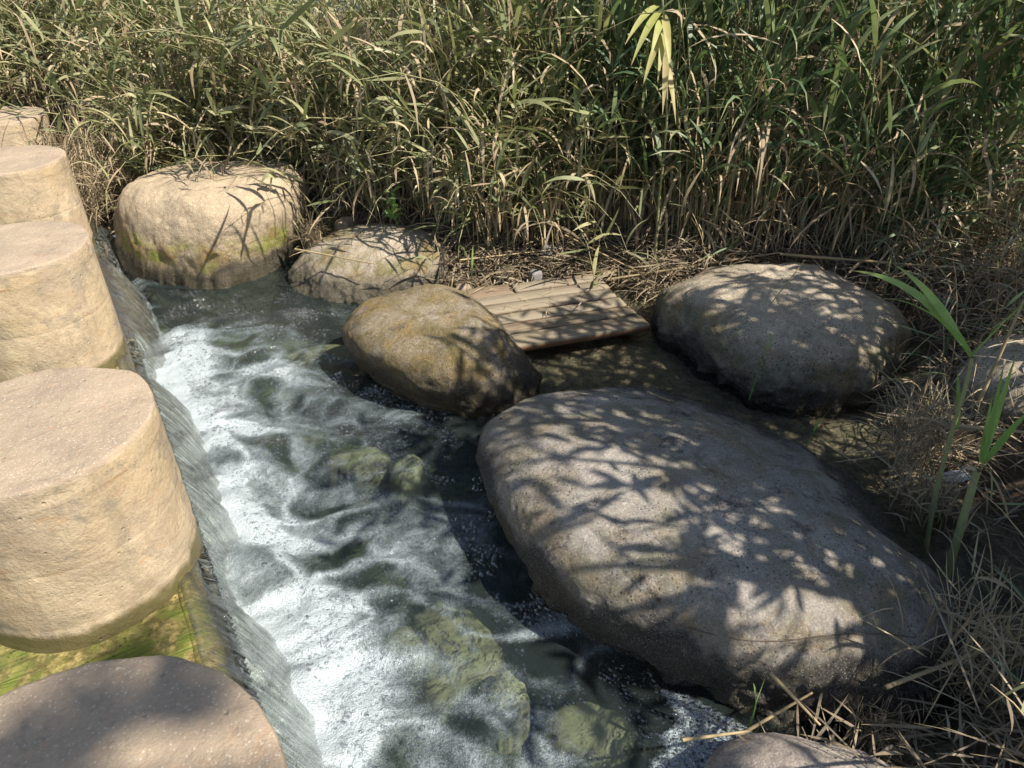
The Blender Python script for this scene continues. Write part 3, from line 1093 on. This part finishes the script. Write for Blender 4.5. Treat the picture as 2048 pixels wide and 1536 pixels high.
def left_ok(x, y):
    nn_ = x * NV[0] + y * NV[1]
    d = bankd(x, y)
    ss_ = x * DV[0] + y * DV[1]
    clearB1 = ((x + 2.2) / .8) ** 2 + ((y - 5.25) / .75) ** 2 > 1
    clear_step = ((nn_ > .15) | (ss_ > 7.9)) & (np.hypot(x + 4.02, y - 5.87) > .95)
    return (d > .22) & clearB1 & clear_step & (x < .2 + .3 * np.sin(y * 3)) & (x > -1.05 * y + .5) & (x > -.95 * y - .6)


def right_ok(x, y):
    d = bankd(x, y)
    clearB5 = ((x - 1.64) / .85) ** 2 + ((y - 3.73) / .72) ** 2 > 1
    return (d > .3) & clearB5 & (x > .0) & (y > 4.2 + .25 * np.sin(x * 5)) & (x < .95 * y + .3)


# left, sunlit thicket with slim leaves; right, taller with broad hanging blades
def clumpy(n, x0, x1, y0, y1, cond, sc=1.6, thr=.42):
    return scatter(n, x0, x1, y0, y1, lambda x, y: cond(x, y) & ((vnoise(np.stack([x * sc, y * sc, x * 0], -1), 77) > thr) | (R.rand(len(x)) < .18)))


pl, gl_, dl_ = reed_mass(clumpy(1450, -7.5, .6, 4.9, 8.2, left_ok), 1.1, 2.4, 14, .18, .46, .013, .035, .6, -math.pi / 2, .32, MGREEN)
pf, gf_, df_ = reed_mass(clumpy(620, -3.6, .6, 4.9, 6.3, lambda x, y: left_ok(x, y) & (bankd(x, y) < .9) & (((x + 1.05) / .85) ** 2 + ((y - 4.75) / .95) ** 2 > 1), 2.5), .5, 1.5, 12, .15, .40, .012, .032, .9, -math.pi / 2, .40, MGREEN)
pr_, gr_, dr_ = reed_mass(clumpy(720, .0, 6.0, 4.4, 7.8, right_ok, 1.6, .35), 1.5, 2.7, 9, .36, .90, .022, .048, .26, -math.pi / 2 - .4, .22, MBLUE, drp=(.0, 1.3), elp=(.7, 1.42))
pq_, gq_, dq_ = reed_mass(clumpy(420, .0, 4.0, 4.4, 6.2, lambda x, y: right_ok(x, y) & (bankd(x, y) < .9)), .5, 1.4, 9, .25, .55, .014, .032, .4, -math.pi / 2 - .3, .35, MBLUE, drp=(.0, 1.2), elp=(.7, 1.4))
v, f, a_ = merge([gl_, gf_])
tag(mesh("reed_foliage", v, f, MGREEN, attrs=a_), "dense sunlit mass of slim green reed leaves behind the tall boulder", "reeds", kind="stuff")
v, f, a_ = merge([gr_, gq_])
tag(mesh("reed_foliage", v, f, MBLUE, attrs=a_), "dense mass of long bluish green reed blades on the right, half in shade", "reeds", kind="stuff")
P = scatter(1800, -3.4, 3.6, 4.5, 6.2, lambda x, y: (left_ok(x, y) | right_ok(x, y)) & (bankd(x, y) < .55))
zk = ground_z(P[:, 0], P[:, 1])
skirt = leaves(np.column_stack([P, zk + R.uniform(.0, .55, len(P))]), R.uniform(0, 6.28, len(P)), R.choice([-1, 1], len(P)) * R.uniform(.6, 1.45, len(P)), R.uniform(.12, .5, len(P)), R.uniform(.004, .014, len(P)), R.uniform(-.1, .9, len(P)), 5)
v, f, a_ = merge([dl_, df_, dr_, dq_, skirt])
tag(mesh("dead_reed_leaves", v, f, MDRY, attrs=a_), "withered tan leaves hanging all through the reed thicket", "dead leaves", kind="stuff")
v, f, a_ = merge(pl + pf + pr_ + pq_)
tag(mesh("reed_stems", v, f, MSTEM, attrs=a_), "crowded thin stems of the reed thicket", "reed stems", kind="stuff")


# litter: dead leaves and straw flat on the banks
def litter(n, cond, x0, x1, y0, y1, L=(.06, .34), W=(.004, .016), lift=.10):
    P = scatter(n, x0, x1, y0, y1, cond)
    z = ground_z(P[:, 0], P[:, 1]) + R.uniform(0, 1, n) ** 2 * lift + .005
    return leaves(np.column_stack([P, z]), R.uniform(0, 6.28, n), R.normal(.03, .2, n), R.uniform(*L, n), R.uniform(*W, n), R.uniform(-.3, .7, n), 4,
                  roll=R.normal(0, .5, n))


l1 = litter(9000, lambda x, y: (bankd(x, y) > -.02) & (y > 4.2) & (x * NV[0] + y * NV[1] > .1) & (bankd(x, y) < 1.6), -3.6, 4.5, 4.2, 7)
l2 = litter(9500, lambda x, y: (bankd(x, y) > -.05) & (x > .7), .7, 4.2, .2, 5.2, W=(.002, .012), lift=.22)
l3 = litter(2600, lambda x, y: (bankd(x, y) > -.12) & (bankd(x, y) < .35), -.55, 1.25, 4.4, 5.2, lift=.16)
v, f, a_ = merge([l1, l2, l3])
tag(mesh("leaf_litter", v, f, MSTRAW, attrs=a_), "brown straw and dead reed leaves littering the banks", "leaf litter", kind="stuff")

# right bank: tangle of dry and green stalks in the shade
def rb_ok(x, y):
    return (bankd(x, y) > .12) & (x > 1.25) & (y > .5) & (y < 4.7) & (x < 4.2) & (((x - 1.64) / .85) ** 2 + ((y - 3.73) / .72) ** 2 > 1) & (((x - 2.15) / .5) ** 2 + ((y - 2.55) / .5) ** 2 > 1)


P = scatter(420, 1.25, 4.2, .5, 4.7, rb_ok)
pa, ga, da = reed_mass(P, .25, .9, 7, .14, .4, .006, .018, .9, math.pi, .55, MBLUE)
v, f, a_ = merge([da, litter(3000, rb_ok, 1.2, 4.2, .5, 4.7, L=(.15, .55), W=(.002, .009), lift=.35)])
tag(mesh("dry_undergrowth", v, f, MSTRAW, attrs=a_), "tangled dry grass and stalks on the shaded right bank", "dry grass", kind="stuff")
v, f, a_ = ga
tag(mesh("green_undergrowth", v, f, MBLUE, attrs=a_), "dark green blades low in the tangle on the right bank", "grass", kind="stuff")
v, f, a_ = merge(pa)
tag(mesh("undergrowth_stems", v, f, MCANE, attrs=a_), "thin dry stems in the tangle on the right bank", "dry stems", kind="stuff")


# ---------------------------------------------------------------- reeds that stand out, one by one
def make_reed(seed, h, nleaf, L, W, lean, matl, dry_low=True, loc=(0, 0, 0), az=0., stem_r=.006, leafspan=(.2, 1.0), elr=(.5, 1.2), drr=(.5, 1.9), stem_mat=None, name="reed"):
    st_ = R.get_state()
    R.seed(seed)
    root = empty(name, loc)
    path = stem_paths(np.zeros((1, 3)) - [0, 0, .03], np.array([az]), np.array([lean]), np.array([h]), 10)
    v, f = tubes(path, stem_r, stem_r * .4, 7)
    mesh("stem", v, f, stem_mat or MSTEM, parent=root, attrs={"tint": np.full(len(v), .3), "along": np.zeros(len(v))})
    side = R.uniform(0, 6.28)
    for k in range(nleaf):
        t_ = leafspan[0] + (leafspan[1] - leafspan[0]) * k / max(1, nleaf - 1)
        kk = min(t_ * 9, 8.999)
        i = int(kk)
        b = path[0, i] * (1 - (kk - i)) + path[0, i + 1] * (kk - i)
        dry = dry_low and t_ < .4
        a_ = side + k * math.pi + R.uniform(-.5, .5)
        LL = L * R.uniform(.75, 1.15) * (.7 + .4 * math.sin(math.pi * min(.9, t_)))
        v, f, at_ = leaves([b], a_, (R.uniform(-1.1, .2) if dry else R.uniform(*elr)), LL, W * R.uniform(.8, 1.2) * (.7 if dry else 1),
                           R.uniform(*drr), 9, tint=np.array([R.rand() * .75]), roll=np.array([R.uniform(-.5, .5)]))
        mesh("leaf", v, f, MDRY if dry else matl, parent=root, attrs=at_)
    R.set_state(st_)
    return root


sets = [
    ([make_reed(100 + k, h, 12, .32, .024, .5, MGREEN, az=-math.pi / 2, elr=(.1, 1.3), drr=(.0, .9)) for k, h in enumerate((1.1, 1.4, 1.7))], 34, left_ok, (-3.4, .2, 4.9, 6.3),
     "slim green reed standing in the sunlit front row of the thicket, left of the pallet", "reeds in the sunlit front row", -math.pi / 2),
    ([make_reed(110 + k, h, 9, .58, .038, .25, MBLUE, az=-math.pi / 2, elr=(.85, 1.4), drr=(.0, 1.2)) for k, h in enumerate((1.2, 1.6, 2.0))], 34, right_ok, (.1, 3.8, 4.5, 6.0),
     "tall broad leaved reed standing in the dappled front row, right of the pallet", "reeds in the dappled front row", -math.pi / 2)]
for protos, num, ok, (x0, x1, y0, y1), lab, grp, _ in sets:
    P = scatter(num, x0, x1, y0, y1, lambda x, y: ok(x, y) & (bankd(x, y) < .75))
    for k in range(num):
        src = protos[k % 3]
        o = src if k < 3 else copy_tree(src)
        o.location = (P[k, 0], P[k, 1], float(ground_z(P[k, 0], P[k, 1])))
        o.rotation_euler = (0, 0, R.normal(0, .8))
        sc_ = R.uniform(.85, 1.15)
        o.scale = (sc_, sc_, sc_)
        tag(o, lab, "reed", grp)


def leaf_at(root, base, tip, width, matl, sag=.12, tint=.3, name="leaf", roll=.3, label=None):
    """a blade from base to tip, arching upwards by sag"""
    base, tip = np.array(base, float), np.array(tip, float)
    n = 12
    t_ = np.linspace(0, 1, n)
    pts = base[None] * (1 - t_)[:, None] + tip[None] * t_[:, None]
    pts[:, 2] += sag * 4 * t_ * (1 - t_)
    d = np.gradient(pts, axis=0)
    d /= np.linalg.norm(d, axis=1, keepdims=True)
    s_ = np.cross(d, [0, 0, 1.0])
    s_ /= np.linalg.norm(s_, axis=1, keepdims=True)
    u_ = np.cross(s_, d)
    pr = np.interp(t_, [0, .12, .35, .7, 1], [.45, .9, 1, .6, .02]) * width / 2
    tw = roll + .5 * t_
    sd_ = s_ * np.cos(tw)[:, None] + u_ * np.sin(tw)[:, None]
    mid = pts - u_ * (pr * .25)[:, None]
    V = np.stack([pts - sd_ * pr[:, None], mid, pts + sd_ * pr[:, None]], 1)
    f = grid_faces(n, 3)
    o = mesh(name, V, f, matl, parent=root, attrs={"tint": np.full(n * 3, tint), "along": np.repeat(t_, 3)})
    if label: o["label"] = label
    return o


def tube_obj(name, pts, r0, r1, mat, parent=None, k=7, nodes=0):
    pts = np.asarray(pts, float)
    m = 24
    t_ = np.linspace(0, len(pts) - 1, m)
    P = np.stack([np.interp(t_, range(len(pts)), pts[:, j]) for j in range(3)], 1)
    for _ in range(2):
        P[1:-1] = (P[:-2] + 2 * P[1:-1] + P[2:]) / 4
    v, f = tubes(P[None], r0, r1, k)
    return mesh(name, v, f, mat, parent=parent, attrs={"tint": np.full(len(v), .3), "along": np.zeros(len(v))})


def pat(u, v, y):
    """point under pixel (u, v) at distance y in front of the camera"""
    x_ = (u - 1024) / F
    y_ = -(v - 768) / F
    r = np.array([x_, math.cos(PITCH) + y_ * math.sin(PITCH), -math.sin(PITCH) + y_ * math.cos(PITCH)])
    return r * (y / r[1]) + np.array([0, 0, CAMH])


# fresh green reed at the right
b0 = pat(1845, 1140, 2.15)
root = empty("reed", b0)
tag(root, "fresh bright green reed with broad arching leaves at the right edge", "reed")
rel = lambda u, v, y: pat(u, v, y) - b0
tube_obj("stem", [rel(1845, 1140, 2.15), rel(1870, 990, 2.15), rel(1905, 860, 2.14), rel(1930, 780, 2.12), rel(1945, 715, 2.1)], .010, .006, MOLIVE, root)
j = rel(1943, 712, 2.1)
leaf_at(root, j, rel(1700, 541, 2.3), .030, MFRESH, .07, .8, roll=.8)
leaf_at(root, j, rel(1765, 596, 2.15), .040, MFRESH, .05, .5, roll=-.6)
leaf_at(root, rel(1925, 690, 2.1), rel(1790, 530, 2.25), .028, MFRESH, .03, .9, roll=.9)
leaf_at(root, j, rel(2070, 590, 1.95), .042, MFRESH, .02, .3, roll=-.9)
leaf_at(root, rel(1915, 860, 2.14), rel(1915, 740, 2.2), .018, MFRESH, .01, .2, roll=.5)
b0 = pat(1890, 1150, 1.95)
root = empty("reed", b0)
tag(root, "green reed with a thick stalk snapped off above the ground, behind the big boulder", "reed")
tube_obj("stem", [rel(1890, 1160, 1.95), rel(1920, 1060, 1.95), rel(1940, 990, 1.95), rel(1955, 940, 1.95)], .016, .013, MOLIVE, root, 10)
leaf_at(root, rel(1955, 942, 1.95), rel(1925, 938, 1.93), .02, MDRY, .01, .3, "torn_sheath")
leaf_at(root, rel(1950, 945, 1.95), rel(1975, 965, 1.93), .02, MDRY, .01, .8, "torn_sheath")
leaf_at(root, rel(1965, 930, 1.95), rel(2010, 720, 1.95), .022, MFRESH, .0, .3, roll=1.2)
leaf_at(root, rel(1970, 925, 1.95), rel(2060, 820, 1.9), .026, MFRESH, .02, .2, roll=.6)
leaf_at(root, rel(1965, 920, 1.95), rel(2035, 700, 2.0), .024, MFRESH, .0, .6, roll=1.0)
leaf_at(root, rel(1960, 925, 1.95), rel(1985, 790, 2.0), .018, MFRESH, .0, .9, roll=.3)

# young shoots
for (pts, lv, lab) in [
    ([(1498, 800, 2.95), (1515, 750, 2.95), (1532, 700, 2.95)], [(1540, 655, 2.95), (1552, 668, 2.97)], "thin young shoot rising in front of the broad shaded boulder"),
    ([(1612, 892, 2.62), (1628, 862, 2.62)], [(1665, 812, 2.62), (1640, 840, 2.6)], "short green shoot in the channel beside the big boulder"),
    ([(1492, 1475, 1.28), (1508, 1425, 1.28), (1512, 1405, 1.28)], [(1506, 1365, 1.28), (1532, 1352, 1.28)], "pale green shoot in front of the big boulder's dark lower side"),
    ([(905, 620, 4.25), (942, 575, 4.3), (944, 540, 4.3)], [(946, 490, 4.3), (950, 510, 4.32)], "single narrow shoot at the left corner of the wooden pallet")]:
    b0 = pat(*pts[0])
    root = empty("reed_shoot", b0)
    tag(root, lab, "reed shoot")
    tube_obj("stem", [rel(*q) for q in pts], .003, .0015, MFRESH, root, 5)
    for q in lv:
        leaf_at(root, rel(*pts[-1]), rel(*q), .012 if pts[0][2] < 3 else .022, MFRESH, .01, .7)

# reed with yellow hanging leaves
b0 = pat(1345, 560, 4.9)
b0[2] = float(ground_z(b0[0], b0[1]))
root = empty("reed", b0)
tag(root, "reed with a bunch of yellowing leaves hanging down, above the wooden pallet", "reed")
tube_obj("stem", [rel(1310, 520, 4.7), rel(1318, 400, 4.7), rel(1335, 250, 4.65), rel(1330, 60, 4.6), rel(1320, -60, 4.6)], .009, .006, MSTEM, root)
for (u, v, u2, v2, ti) in [(1322, 20, 1262, 132, .1), (1325, 40, 1300, 120, .2), (1330, 60, 1315, 165, .3), (1318, 10, 1250, 90, .2), (1335, 90, 1325, 230, .9), (1330, 120, 1352, 250, .8),
                           (1325, 70, 1285, 175, .6), (1328, 30, 1340, 150, .5)]:
    leaf_at(root, rel(u, v, 4.62), rel(u2, v2, 4.4), .045, MYEL, .04, ti, roll=R.uniform(-.5, .5))

# big bent leaf sprays overhanging the sunlit side
for (pts, lv, lab) in [
    ([(560, 420, 5.6), (500, 250, 5.4), (520, 110, 5.2), (545, 65, 5.0)], [(440, 130, 4.9), (480, 75, 4.9), (590, 95, 4.85), (620, 60, 4.9), (560, 120, 4.8), (460, 60, 5.0)], "arching reed with a fan of pale leaves, top of the sunlit thicket"),
    ([(480, 430, 5.9), (420, 300, 5.7), (330, 210, 5.5), (270, 195, 5.4)], [(290, 300, 5.3), (240, 215, 5.35), (330, 250, 5.3), (380, 215, 5.3), (275, 260, 5.3)], "bent reed drooping over the back of the tall tan boulder"),
    ([(960, 440, 5.1), (880, 330, 5.0), (840, 250, 4.9), (800, 215, 4.8)], [(760, 245, 4.7), (730, 215, 4.75), (800, 290, 4.7), (860, 270, 4.75), (900, 290, 4.7), (970, 275, 4.75), (1000, 300, 4.7)], "leaning reed with a splayed leafy head above the low pale boulder"),
    ([(655, 480, 5.2), (640, 430, 5.1), (600, 380, 5.0), (560, 350, 4.95)], [(520, 375, 4.9), (500, 350, 4.95), (540, 395, 4.9), (590, 345, 4.9)], "leafy reed hanging over the right shoulder of the tall tan boulder")]:
    b0 = pat(*pts[0])
    root = empty("reed", b0)
    tag(root, lab, "reed")
    tube_obj("stem", [rel(*q) for q in pts], .007, .003, MSTEM, root, 6)
    for q in lv:
        leaf_at(root, rel(*pts[-1]) + R.normal(0, .02, 3), rel(*q), .035, MGREEN, .05, R.uniform(.3, .75), roll=R.uniform(-.6, .6))

# dry grass tufts
def tuft(loc, n, rad, h, lab, mat=MDRY, W=(.003, .008), cat="grass tuft", name="dry_grass_tuft", lean=.7):
    b = np.column_stack([R.normal(0, rad * .45, n), R.normal(0, rad * .45, n), R.uniform(-.02, h * .55, n)])
    v, f, a2 = leaves(b, R.uniform(0, 6.28, n), R.uniform(.0, 1.4, n), R.uniform(.35, .8, n) * h * .8, R.uniform(*W, n), R.uniform(-.2, lean * 2, n), 5)
    m_ = 26
    bb = np.column_stack([R.normal(0, rad * .35, m_), R.normal(0, rad * .35, m_), np.full(m_, -.03)])
    sp_ = stem_paths(bb, R.uniform(0, 6.28, m_), np.abs(R.normal(.3, .2, m_)), R.uniform(.6, 1.05, m_) * h, 6)
    v2, f2 = tubes(sp_, .0025, .001, 3)
    vv_, ff_, aa_ = merge([(v, f, a2), (v2, f2, {})])
    o = mesh(name, vv_, ff_, mat, attrs=aa_)
    o.location = loc
    return tag(o, lab, cat)


c = pat(185, 470, 5.3)
tuft((c[0], c[1], .25), 420, .26, .75, "dry straw tuft between the far stepping cylinders and the tall tan boulder")
c = pat(215, 430, 5.7)
tuft((c[0], c[1], .25), 260, .22, .9, "tall bleached grass tuft behind the left side of the tall tan boulder")
c = pat(1800, 1010, 2.55)
tuft((c[0], c[1], .1), 420, .17, .52, "spiky dry bush between the broad shaded boulder and the fresh green reed", W=(.002, .006), name="dry_bush", cat="bush")
c = pat(1800, 1120, 2.3)
tuft((c[0], c[1], .08), 200, .15, .3, "low dry tuft behind the shoulder of the big boulder")
c = pat(630, 500, 4.9)
tuft((c[0], c[1], .15), 160, .1, .38, "thin dry tuft growing between the tall tan boulder and the low pale one")
c = at(1760, 1440, .12)
tuft((c[0], c[1], .04), 260, .12, .17, "matted feathery tuft at the foot of the big boulder, lower right", W=(.0015, .004), lean=1.4)
c = at(1950, 1300, .25)
tuft((c[0], c[1], .1), 260, .2, .5, "dry leafy clump at the right edge, beside the big boulder's tail")

# green weed
c = pat(790, 425, 5.0)
root = empty("weed_plant", c)
tag(root, "small bright green weed with broad leaves behind the low pale boulder", "weed")
tube_obj("stem", [(0, 0, -.15), (.01, -.02, .05), (0, -.04, .16)], .004, .002, MFRESH, root, 5)
for k in range(16):
    a0, hh_ = R.uniform(0, 6.28), R.uniform(-.05, .16)
    leaf_at(root, (0, -.02, hh_), (.09 * math.cos(a0), -.02 + .09 * math.sin(a0), hh_ + R.uniform(-.02, .05)), .04, MFRESH, .02, R.rand())


def hit(u, v, lift=.008):
    d = Vector(at(u, v, 0) - np.array([0, 0, CAMH])).normalized()
    ok, loc, nor, *_ = scene.ray_cast(bpy.context.evaluated_depsgraph_get(), cam.location, d)
    return np.array(loc + nor * lift) if ok else at(u, v, 0)


# canes and twigs lying about
def cane(a, b, r, lab, sag=0., mat=None, name="dry_cane", cat="dry cane", grp=None, via=None):
    a, b = np.array(a), np.array(b)
    mid = (a + b) / 2 + np.array([0, 0, sag])
    o = tube_obj(name, via or [a, mid * .98 + .02 * a, b], r, r * .6, mat or MCANE, None, 7)
    return tag(o, lab, cat, grp)


g = "fallen canes behind the pallet"
cane(pat(1185, 548, 4.75), pat(1830, 495, 4.6), .011, "long pale cane lying from the pallet's back corner towards the right reeds")
cane(pat(1210, 560, 4.62), pat(1560, 505, 4.5), .009, "shorter cane just under the long pale one, behind the pallet")
cane(pat(1560, 508, 4.45), pat(2048, 548, 4.0), .010, "greenish cane running along behind the broad shaded boulder")
cane(pat(1540, 610, 3.55), pat(1610, 520, 3.75), .004, "thin stalk leaning on top of the broad shaded boulder")
cane(pat(870, 640, 4.2), pat(905, 600, 4.3), .004, "short twig at the pallet's hidden left end")
cane(pat(590, 498, 4.55), pat(752, 528, 4.35), .006, "thin stick lying on the low pale boulder")
cane(pat(1540, 1345, 1.33), pat(1640, 1450, 1.22), .006, "straight dry stick lying down towards the front of the big boulder")
cane(pat(1480, 1470, 1.25), pat(1625, 1385, 1.33), .006, "split stick crossing the straight one in front of the big boulder")
cane(pat(1365, 1480, 1.2), pat(1500, 1462, 1.22), .006, "broken reed end sticking out over the bubble raft")
cane(pat(1770, 1375, 1.35), pat(2060, 1265, 1.5), .008, "pale jointed cane slanting up to the right edge, lower right corner")
cane(pat(1900, 850, 2.4), pat(2100, 870, 2.3), .009, "horizontal cane behind the fresh green reed")
cane(pat(1960, 800, 2.6), pat(2048, 600, 2.7), .009, "leaning olive cane at the right edge above the grey boulder")
cane(pat(1640, 880, 2.85), pat(1760, 960, 2.6), .007, "brown stick half in the water between the two big boulders on the right")
cane(pat(1130, 470, 4.9), pat(1310, 560, 4.6), .006, "slanting brown stalk above the pallet's back corner")
cane(pat(920, 520, 4.6), pat(1100, 500, 4.8), .006, "flat straw stalk between the low pale boulder and the pallet")
VINE = [hit(u, v, .006) for u, v in ((1330, 1240), (1400, 1262), (1480, 1278), (1560, 1282), (1640, 1270), (1740, 1266), (1820, 1272), (1880, 1290))]
cane(VINE[0], VINE[-1], .0025, "wiry brown vine stretched across the big boulder's lower end", .0, mat=MBARK, name="vine", cat="vine", via=VINE)
MWHITE = mat_plain("white_scrap", (.62, .62, .60), .6, .2, 12)
c = at(1900, 978, .1)
gx_, gy_ = np.meshgrid(np.linspace(-.05, .05, 8), np.linspace(-.03, .03, 6), indexing='ij')
o = mesh("paper_scrap", np.stack([gx_, gy_, .03 * fbm(np.stack([gx_ * 30, gy_ * 30, gx_ * 0], -1), 2, 4) + gx_ * .3], -1), grid_faces(8, 6), MWHITE)
o.location = (c[0], c[1], .16)
tag(o, "crumpled white scrap in the dry stalks right of the big boulder", "litter")


# ---------------------------------------------------------------- trees on the right bank, whose crowns throw the dappled shade
def tree(base, crown, rad, nl, lab, seed, leafL=(.07, .16), leafW=(.02, .035)):
    st_ = R.get_state()
    R.seed(seed)
    base = np.array(base, float)
    crown = np.array(crown, float)
    root = empty("tree", base)
    tag(root, lab, "tree")
    hub = base + (crown - base) * .55
    tube_obj("trunk", [base * 0 - [0, 0, .2], (hub - base) * .5 + [.1, .05, 0], hub - base], .11, .07, MBARK, root, 12)
    twv, twf, off = [], [], 0
    LB, LA = [], []
    for b in range(16):
        d = R.normal(0, 1, 3)
        d /= np.linalg.norm(d)
        tip = crown + d * np.array(rad) * R.uniform(.6, 1.0)
        mid = (hub + tip) / 2 + R.normal(0, .15, 3)
        tube_obj("branch", [hub - base, mid - base, tip - base], .035, .008, MBARK, root, 6)
        for k in range(9):
            t0 = R.uniform(.35, 1)
            p0 = hub * (1 - t0) ** 2 + 2 * mid * t0 * (1 - t0) + tip * t0 ** 2
            d2 = R.normal(0, 1, 3)
            d2[2] = d2[2] * .5 - .3
            d2 /= np.linalg.norm(d2)
            L_ = R.uniform(.35, .8)
            p1 = p0 + d2 * L_
            pth = np.stack([p0 * (1 - q) + p1 * q + np.array([0, 0, -.15 * q * q]) for q in np.linspace(0, 1, 6)])[None]
            v, f = tubes(pth - base, .008, .002, 4)
            twv.append(v)
            twf.append(f + off)
            off += len(v)
            nl_ = int(nl / 144)
            q = R.uniform(.1, 1, nl_)
            LB.append(np.stack([np.interp(q, np.linspace(0, 1, 6), pth[0, :, j]) for j in range(3)], 1) - base + R.normal(0, .03, (nl_, 3)))
            LA.append(np.full(nl_, math.atan2(d2[1], d2[0])) + R.choice([-1, 1], nl_) * R.uniform(.3, 1.1, nl_))
    o = mesh("twigs", np.concatenate(twv), np.concatenate(twf), MBARK, parent=root)
    o["kind"] = "stuff"
    b = np.concatenate(LB)
    n = len(b)
    v, f, a2 = leaves(b, np.concatenate(LA), R.uniform(-1.0, .4, n), R.uniform(*leafL, n), R.uniform(*leafW, n), R.uniform(.1, .8, n), 3)
    o = mesh("crown", v, f, MTREE, parent=root, attrs=a2)
    o["kind"] = "stuff"
    R.set_state(st_)
    return root


def up_sun(p, t):
    return np.array(p) + np.array(SUN) * t


tree((3.9, 1.0, .3), up_sun((.85, 1.95, .4), 3.4), (1.35, 1.35, .5), 3500, "willow like tree on the right bank shading the big boulder", 5, (.10, .22), (.03, .052))
tree((3.2, .3, .3), up_sun((1.25, 1.75, .4), 2.5), (.8, .9, .3), 450, "low spreading young tree beside the big boulder, on the right bank", 8, (.1, .24), (.02, .04))
tree((4.6, 3.2, .5), up_sun((1.8, 3.9, .4), 4.0), (1.3, 1.1, .6), 1150, "willow like tree farther up the right bank, over the reeds", 6, (.12, .26), (.035, .065))
tree((4.2, .9, .4), up_sun((1.9, 1.6, .35), 3.6), (.8, .9, .5), 500, "small tree on the right bank over the dry tangle by the big boulder", 12, (.12, .26), (.035, .065))
tree((3.4, 2.6, .4), up_sun((.55, 3.5, .3), 4.0), (1.0, .8, .5), 1000, "thin crowned tree on the right bank across from the wooden pallet", 9, (.12, .26), (.03, .06))
tree((3.4, 1.7, .3), up_sun((.30, 2.75, .4), 3.8), (.85, .8, .45), 1150, "slender tree on the right bank, between the big boulder and the dry bush", 14, (.10, .22), (.03, .052))
tree((5.6, -2.6, .3), up_sun((-.72, .28, .9), 9.5), (.85, .7, .6), 5200, "tallest tree, on the right bank behind the camera, over the nearest stepping cylinder", 10, (.15, .3), (.04, .07))

# straw blown onto the pallet and boulders
def on_pallet(n):
    a_, b_ = R.uniform(.0, .98, n), R.uniform(.02, .76, n)
    x = P0[0] + PX[0] * a_ + PY[0] * b_
    y = P0[1] + PX[1] * a_ + PY[1] * b_
    return np.column_stack([x, y, np.full(n, .112) + R.uniform(0, .006, n)])


v, f, a_ = leaves(on_pallet(70), R.uniform(0, 6.28, 70), R.normal(.02, .03, 70), R.uniform(.02, .16, 70), R.uniform(.002, .007, 70), R.uniform(-.05, .1, 70), 4, roll=R.normal(0, .3, 70))
tag(mesh("straw", v, f, MDRY, attrs=a_), "bits of straw and leaf lying on the wooden pallet", "straw", kind="stuff")
